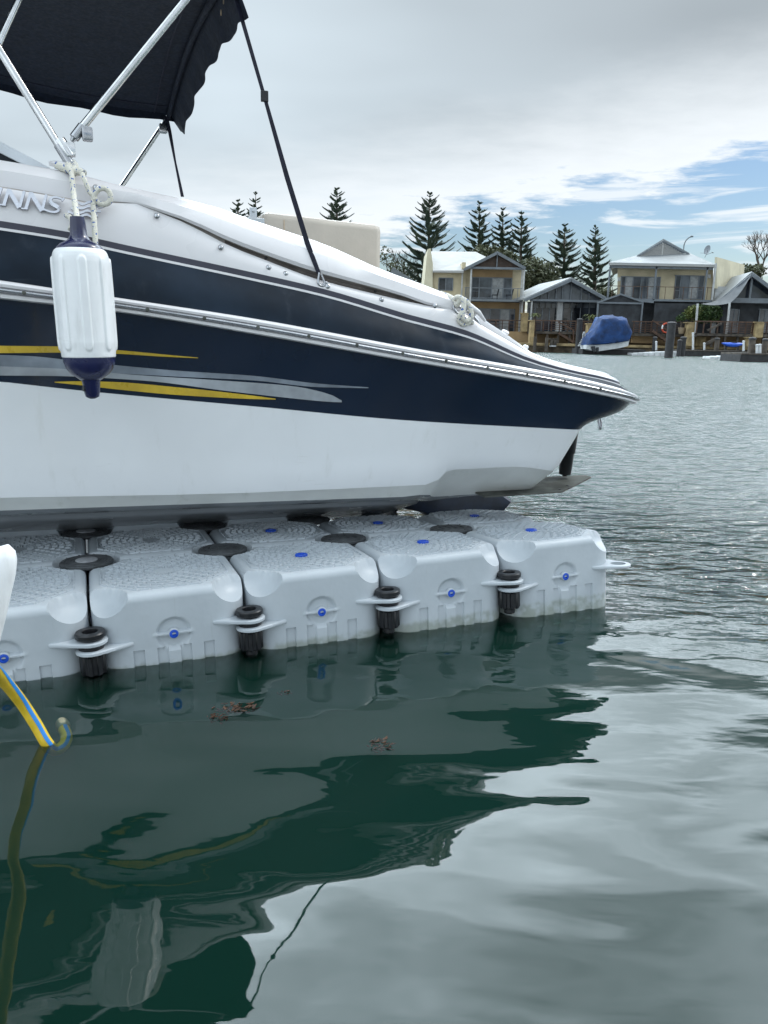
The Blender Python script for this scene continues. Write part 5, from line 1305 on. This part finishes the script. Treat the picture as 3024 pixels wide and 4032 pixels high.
# ---- covered boat
cb_ = fthing('covered_boat', 'moored boat under a bright blue canvas cover with white hull and outboard', 'boat', *q5(290, 1130), 67)
Yc = 67.; 
hull = [(100, 1105), (285, 1090), (482, 1062), (470, 1112), (400, 1130), (205, 1160), (135, 1150), (102, 1138)]
m_ = MB(); rows = []
for d_, k in ((0, .96), (.25, 1.), (1.9, 1.), (2.2, .95)):
    c_ = Vector((0, 0, 0)); pts = [at(*q5(*p), Yc) for p in hull]
    for p in pts: c_ += p / len(pts)
    rows.append([c_ + (p - c_) * k + Vector((0, d_, 0)) for p in pts])
m_.grid(rows, close=True); n = len(hull); b = len(m_.v); m_.f += [tuple(range(n)), tuple(range(b - n, b))]; m_.m += [0, 0]
m_.build('hull', 'float_white', cb_, off=cb_.location, smooth=40)
cov = [(97, 1106), (108, 1045), (150, 1000), (185, 960), (230, 866), (300, 852), (362, 850), (390, 866), (425, 860), (462, 868), (485, 920), (516, 990), (498, 1040), (482, 1068), (390, 1085), (290, 1098), (190, 1106)]
m_ = MB(); rows = []; N_ = 13
cx_ = sum(p[0] for p in cov) / len(cov)
for i in range(-3, N_):
    u = max(0, i / (N_ - 1)); d_ = 2.5 * u - .15 - (.10 * -min(i, 0)) ** .7 * .5; k = .80 + .20 * math.sin(PI * min(1, max(0, .12 + .76 * u)))
    k *= (1, .86, .58, .25)[max(0, -i)]
    row = []
    for j, p in enumerate(cov):
        P = at(*q5(*p), Yc); C_ = at(*q5(cx_, 1075), Yc); jit = .07 * math.sin(j * 2.1 + i * 1.3) + .05 * math.sin(j * 5.3 - i * .7)
        row.append(C_ + (P - C_) * (k + jit * .5) + Vector((0, d_ + jit, 0)))
    rows.append(row)
m_.grid(rows, close=True); n = len(cov); b = len(m_.v); m_.f += [tuple(range(n)), tuple(range(b - n, b))]; m_.m += [0, 0]
m_.build('cover', 'boat_cover', cb_, off=cb_.location, smooth=55)
g = FB(); g.poly([q5(150, 1118), q5(180, 1112), q5(190, 1145), q5(176, 1168), q5(160, 1150)], Yc - .5, .35).poly([q5(195, 1125), q5(215, 1122), q5(212, 1168), q5(198, 1170)], Yc - .45, .3); g.done('outboard_motor', 'dark_screen', cb_, bevel=.03)
lad = fthing('boarding_ladder', 'white striped boarding steps with hoop rail left of the covered boat', 'steps', *q5(65, 1120), 68)
g = FB()
for i in range(5): g.box(*q5(38 + 7 * i, 1108 - 13 * i), *q5(98, 1114 - 13 * i), 68 + .15 * i, .25)
g.done('tread', 'float_white', lad); m_ = MB(); m_.tube(smooth_path([at(*q5(76, 1050), 68), at(*q5(78, 1010), 68), at(*q5(86, 994), 68), at(*q5(94, 1005), 68), at(*q5(94, 1050), 68)], 5), .04, 8); m_.build('hoop_rail', 'float_white', lad, off=lad.location)
# ---- lifebuoy, pots, plants, kayak
lb = fthing('life_buoy', 'red and white life ring hung on the deck rail behind the tall pile', 'life ring', *q5(787, 958), 73.5)
c_ = at(*q5(787, 958), 73.5)
for k in range(8):
    m_ = MB(); m_.tube([c_ + Vector((.36 * math.cos(a), 0, .42 * math.sin(a))) for a in [PI / 4 * (k + i / 5) + .2 for i in range(6)]], .075, 10); m_.build('ring_band', 'float_white' if k % 4 == 3 else 'ring_red', lb, off=lb.location, smooth=60)
def pot(x0, y0, x1, y1, Y, label):
    t = fthing('plant_pot', label, 'plant pot', *q5((x0 + x1) / 2, y1), Y); T_, B_ = at(*q5((x0 + x1) / 2, y0), Y), at(*q5((x0 + x1) / 2, y1), Y); r = (x1 - x0) * .4605 * kY(T_) / 2; h_ = T_.z - B_.z
    m_ = MB(); m_.lathe([(r * .7, 0), (r * .95, h_ * .5), (r, h_ * .85), (r * 1.08, h_ * .87), (r * 1.08, h_), (r * .9, h_), (r * .85, h_ * .9), (0, h_ * .9)], B_, 24); m_.build('pot_body', 'terracotta', t, off=t.location, smooth=40)
pot(888, 955, 946, 1008, 73.4, 'pale round terracotta plant pot left of the tall limestone pillar')
def leaves(m_, c, rx, ry, rz, n, size, rg, shell=.45):
    for i in range(n):
        a, b = rg.uniform(0, 2 * PI), math.acos(rg.uniform(-1, 1)); r = rg.uniform(shell, 1) ** .7
        p = c + Vector((rx * r * math.sin(b) * math.cos(a), ry * r * math.sin(b) * math.sin(a), rz * r * math.cos(b)))
        d = Vector((rg.gauss(0, 1), rg.gauss(0, 1), rg.gauss(0, .7))).normalized() * size * rg.uniform(.6, 1.3); x = d.cross(Vector((rg.gauss(0, 1), rg.gauss(0, 1), rg.gauss(0, 1)))).normalized() * size * .38
        m_.add([p, p + d * .5 + x, p + d, p + d * .5 - x], [(0, 1, 2, 3)])
def clumpy(par, name, ma, blobs, n, size, seed):
    rg = random.Random(seed); m_ = MB(); vol = [b[1] ** 2 for b in blobs]; tot = sum(vol)
    for (c, r, sq), v in zip(blobs, vol): leaves(m_, c, r, r, r * sq, int(n * v / tot), size, rg)
    m_.build(name, ma, par, off=par.location)
def shrub(label, px, py, Y, blobs, ma, n, size, seed, cat='shrub', name='garden_shrub', stem=True):
    t = fthing(name, label, cat, px, py, Y)
    B = [(at(x, y, Y + dy_), r, sq) for x, y, r, sq, dy_ in blobs]
    clumpy(t, 'crown', ma, B, n, size, seed)
    if stem:
        m_ = MB(); b0_ = Vector(t.location)
        for c, r, _ in B: m_.tube([b0_ + Vector((0, 0, -.2)), b0_.lerp(c, .5) + Vector((0, 0, .1)), c], [.10, .07, .03], 6)
        m_.build('trunk', 'bark', t, off=t.location)
    return t
shrub('dark leafy bush under the shade sail, right of the tall limestone pillar', *q5(1130, 905), 74.2, [(*q5(1120, 830), 1.0, .9, .4), (*q5(1185, 840), .85, 1.0, .6), (*q5(1090, 870), .7, .8, .2), (*q5(1160, 795), .6, .8, .5)], 'shrub_leaf', 2600, .20, 11)
shrub('light yellow-green bush behind the tall limestone pillar', *q5(1010, 900), 74.0, [(*q5(1020, 820), .75, .8, .2), (*q5(985, 850), .5, .8, .1), (*q5(1030, 870), .5, .9, .2)], 'palm_leaf', 1100, .20, 12)
shrub('thin plant growing from the pale terracotta pot', *q5(917, 956), 73.6, [(*q5(905, 880), .42, .6, .1), (*q5(925, 865), .35, 1.1, .1)], 'shrub_leaf', 320, .16, 13, 'plant', 'potted_plant')
def palm(px, py, Y, label, n, L, seed):
    t = fthing('palm_plant', label, 'plant', px, py, Y); rg = random.Random(seed); b0_ = Vector(t.location); m_ = MB()
    for i in range(n):
        a = 2 * PI * i / n + rg.uniform(-.2, .2); upw = rg.uniform(.5, 1.5); d = Vector((math.cos(a), math.sin(a) * .8, 0)); x = Vector((-d.y, d.x, 0)) * .05
        pts = [b0_ + d * L * u + Vector((0, 0, L * (upw * u - (.5 + upw * .5) * u * u))) for u in (0, .25, .5, .75, 1)]
        rows_ = [[p - x * wv, p + x * wv] for p, wv in zip(pts, (.6, 1.2, 1.2, .8, .1))]; m_.grid(rows_)
    m_.build('frond', 'palm_leaf', t, off=b0_); m_ = MB(); m_.tube([b0_ + Vector((0, 0, -.35)), b0_ + Vector((0, 0, .1))], [.16, .10], 10); m_.build('trunk', 'bark', t, off=b0_)
palm(*q5(148, 880), 74.3, 'spiky yellow-green palm on the limestone planter beside the covered boat', 46, .95, 3)
palm(*q4(1322, 1190), 76.5, 'spiky yellow-green palm before the glazed gable house doors', 40, .75, 4)
ky = fthing('kayak', 'bright blue kayak lying on the far jetty near the right edge', 'kayak', *q5(1355, 1115), 67)
P0_, P1_ = at(*q5(1262, 1094), 67), at(*q5(1452, 1098), 67)
m_ = MB(); rows = []
for i in range(17):
    u = i / 16; k = math.sin(PI * min(.97, max(.03, u))) ** .6; c_ = P0_.lerp(P1_, u) - Vector((0, 0, .06)); rows.append([c_ + Vector((0, .33 * k * math.cos(a), .2 * k * math.sin(a) + .12 * (2 * u - 1) ** 2)) for a in [2 * PI * j / 14 for j in range(14)]])
m_.grid(rows, close=True); m_.build('kayak_hull', 'kayak', ky, off=ky.location, smooth=60)
m_ = MB(); m_.lathe([(.30, 0), (.32, .04), (.24, .05), (.22, 0)], P0_.lerp(P1_, .55) + Vector((0, 0, .12)), 20, (0, 0, 1), 1.0, .7); m_.build('cockpit_rim', 'dark_screen', ky, off=ky.location)
for x in (1300, 1405): FB().post(q5(x, 0)[0], q5(0, 1108)[1], q5(0, 1150)[1], 67.1, .18).done('cradle', 'jetty_wood', ky)

# ---- Norfolk pines: whorls of flat upswept plumes
def norfolk(label, px, top, base, hw, Y, seed, tiers=None, lean=.018, name='norfolk_pine', sparse=0., vis=None):
    """px/top: tip of the tree; base: pixel row of the lowest drawn whorl; hw: half width in pixels there"""
    T_ = at(px, top, Y); B_ = at(px - (base - top) * lean, base, Y); rg = random.Random(seed)
    H = T_.z - B_.z; k = kY(B_); Rm = hw * k
    foot = Vector((B_.x - .03 * B_.z, Y, 1.0)); t = thing(name, label, 'pine tree', foot, 0, 'Norfolk pines behind the houses')
    m_ = MB(); m_.tube([foot, B_, B_.lerp(T_, .5), B_.lerp(T_, .9), T_], [.42, .30, .19, .05, .025], 10); m_.build('trunk', 'bark', t, off=foot, smooth=60)
    m_ = MB(); n_ = tiers or max(8, int(H / .78))
    for i in range(n_):
        u = (i + .25) / n_                            # 0 at the tip
        u = u ** (1.0 - .15 * sparse)
        c = T_.lerp(B_, u); nb = 5 + (1 if u > .3 else 0); a0 = rg.uniform(0, 6.28)
        L0 = Rm * (.12 + 1.02 * u ** .85)
        if u < .06: L0 *= .6
        for b in range(nb):
            a = a0 + 2 * PI * b / nb + rg.uniform(-.18, .18); L_ = L0 * rg.uniform(.78, 1.1); d = Vector((math.cos(a), math.sin(a), 0)); sd_ = Vector((-d.y, d.x, 0))
            rise_ = lerp(.42, .16, u) * rg.uniform(.75, 1.25); cz = rg.uniform(-.2, .2)
            f_ = lambda v: c + d * (L_ * v) + Vector((0, 0, cz + L_ * (rise_ * v * v + .10 * v - (.10 * u) * math.sin(PI * v) )))
            m_.bar(f_(0), f_(.6), .07, .07); m_.bar(f_(.6), f_(1.0), .045, .045)
            nn_ = max(6, int(L_ / .12))
            for q in range(nn_):
                v = lerp(.16, 1., (q + .5) / nn_); p = f_(v); wid = (.42 + .22 * min(1, L_ / 2.5)) * (1 - .55 * v) * min(1, .55 + 1.6 * v) * rg.uniform(.8, 1.25) * min(1, .45 + L_ * .35)
                for sgn in (-1, 0, 1):
                    e = (d * .75 + sd_ * sgn * .75 + Vector((0, 0, .55 + .25 * (sgn == 0)))).normalized() * wid * 1.5
                    x = (sd_ * .9 + Vector((0, 0, .5)) if sgn == 0 else d * .8 + Vector((0, 0, .45))).normalized() * .14
                    m_.add([p - x * .5, p + e * .45 - x, p + e, p + e * .45 + x], [(0, 1, 2, 3)])
    m_.build('crown', 'pine_leaf', t, off=foot); return t
norfolk('small bushy Norfolk pine top above the boat coaming, leftmost of all', 938, 786, 960, 62, 118, 1)
norfolk('thin spire-topped Norfolk pine beside the canopy mount on the boat', 1007, 757, 980, 58, 120, 2, sparse=1)
norfolk('Norfolk pine rising behind the cream sunpad seat', 1328, 740, 1010, 92, 112, 3)
norfolk('broadest and tallest Norfolk pine, just left of the cream balcony house', 1692, 764, 1150, 132, 104, 4)
norfolk('Norfolk pine with long bare tip behind the cream house roof, left of three', 1889, 794, 1130, 98, 112, 5, sparse=1)
norfolk('Norfolk pine behind the cream house gable, middle of three', 1981, 812, 1130, 86, 116, 6, sparse=1)
norfolk('Norfolk pine right of the cream house gable, right one of three', 2054, 828, 1140, 92, 112, 7, sparse=1)
norfolk('Norfolk pine rising above the glazed gable house roof', 2224, 878, 1200, 112, 106, 8, sparse=.5)
norfolk('dense Norfolk pine between the glazed gable and the large cream house', 2345, 891, 1210, 92, 100, 9)
# ---- bushy and bare trees
def bushy(label, px, py, Y, blobs, n, size, seed, ma='gum_leaf'): return shrub(label, px, py, Y, blobs, ma, n, size, seed, 'tree', 'leafy_tree')
bushy('round olive-green tree right of the cream house, between the pines', 2110, 1190, 98, [(2090, 1075, 2.4, .8, 0), (2140, 1090, 2.2, .8, 1), (2110, 1120, 2.6, .8, .5), (2165, 1115, 1.6, .7, 0), (2060, 1110, 1.5, .8, 0)], 3600, .42, 21)
bushy('dark low tree peeping over the cream house roof behind the gable', 1920, 1140, 97, [(1905, 1000, 1.7, .6, 0), (1945, 1005, 1.8, .6, .5), (1990, 1020, 1.6, .6, 0), (1880, 1020, 1.0, .6, 0)], 1500, .4, 22)
bushy('reddish scrubby tree at the right end of the sunpad', 1535, 1180, 105, [(1520, 1010, 1.2, 1.0, 0), (1560, 1070, 1.5, .9, 0), (1600, 1085, 1.8, .8, .6), (1625, 1110, 1.6, .8, 0)], 900, .36, 23)
bushy('dark tree low behind the left eave of the large cream house', 2390, 1200, 92, [(2380, 1155, 1.0, .7, 0), (2400, 1165, .8, .7, 0)], 500, .32, 24)
bushy('dark leafy tree behind the shade-sail house roof, near the right edge', 2930, 1200, 95, [(2940, 1075, 1.6, .6, 0), (2975, 1070, 1.2, .7, .5)], 900, .36, 25)
def bare(label, px, py, Y, h_, n, seed):
    t = fthing('bare_tree', label, 'tree', px, py, Y); rg = random.Random(seed); m_ = MB(); b0_ = Vector(t.location); tw_ = MB()
    m_.tube([b0_, b0_ + Vector((0, 0, h_ * .35))], [.22, .16], 8)
    def grow(p, d, L_, r, g_, mm):
        q = p + d * L_; mm.tube([p, (p + q) / 2 + Vector((rg.gauss(0, .05), 0, .04)), q], [r, r * .8, r * .6], 5)
        if g_ > 0:
            for _ in range(n): grow(q, (d + Vector((rg.gauss(0, .42), rg.gauss(0, .42), rg.uniform(0, .35)))).normalized(), L_ * rg.uniform(.6, .85), r * .58, g_ - 1, tw_)
    for _ in range(4): grow(b0_ + Vector((0, 0, h_ * .33)), Vector((rg.gauss(0, .45), rg.gauss(0, .4), 1)).normalized(), h_ * .24, .12, 4, m_)
    m_.build('trunk', 'bark', t, off=b0_); tw_.build('twigs', 'bark', t, off=b0_)
bare('pale leafless tree behind the parapet of the large cream house', 2985, 1150, 96, 7.0, 3, 31)
bare('leafless twiggy tree between the sunpad and the tallest pine', 1575, 1180, 108, 6.0, 3, 32)
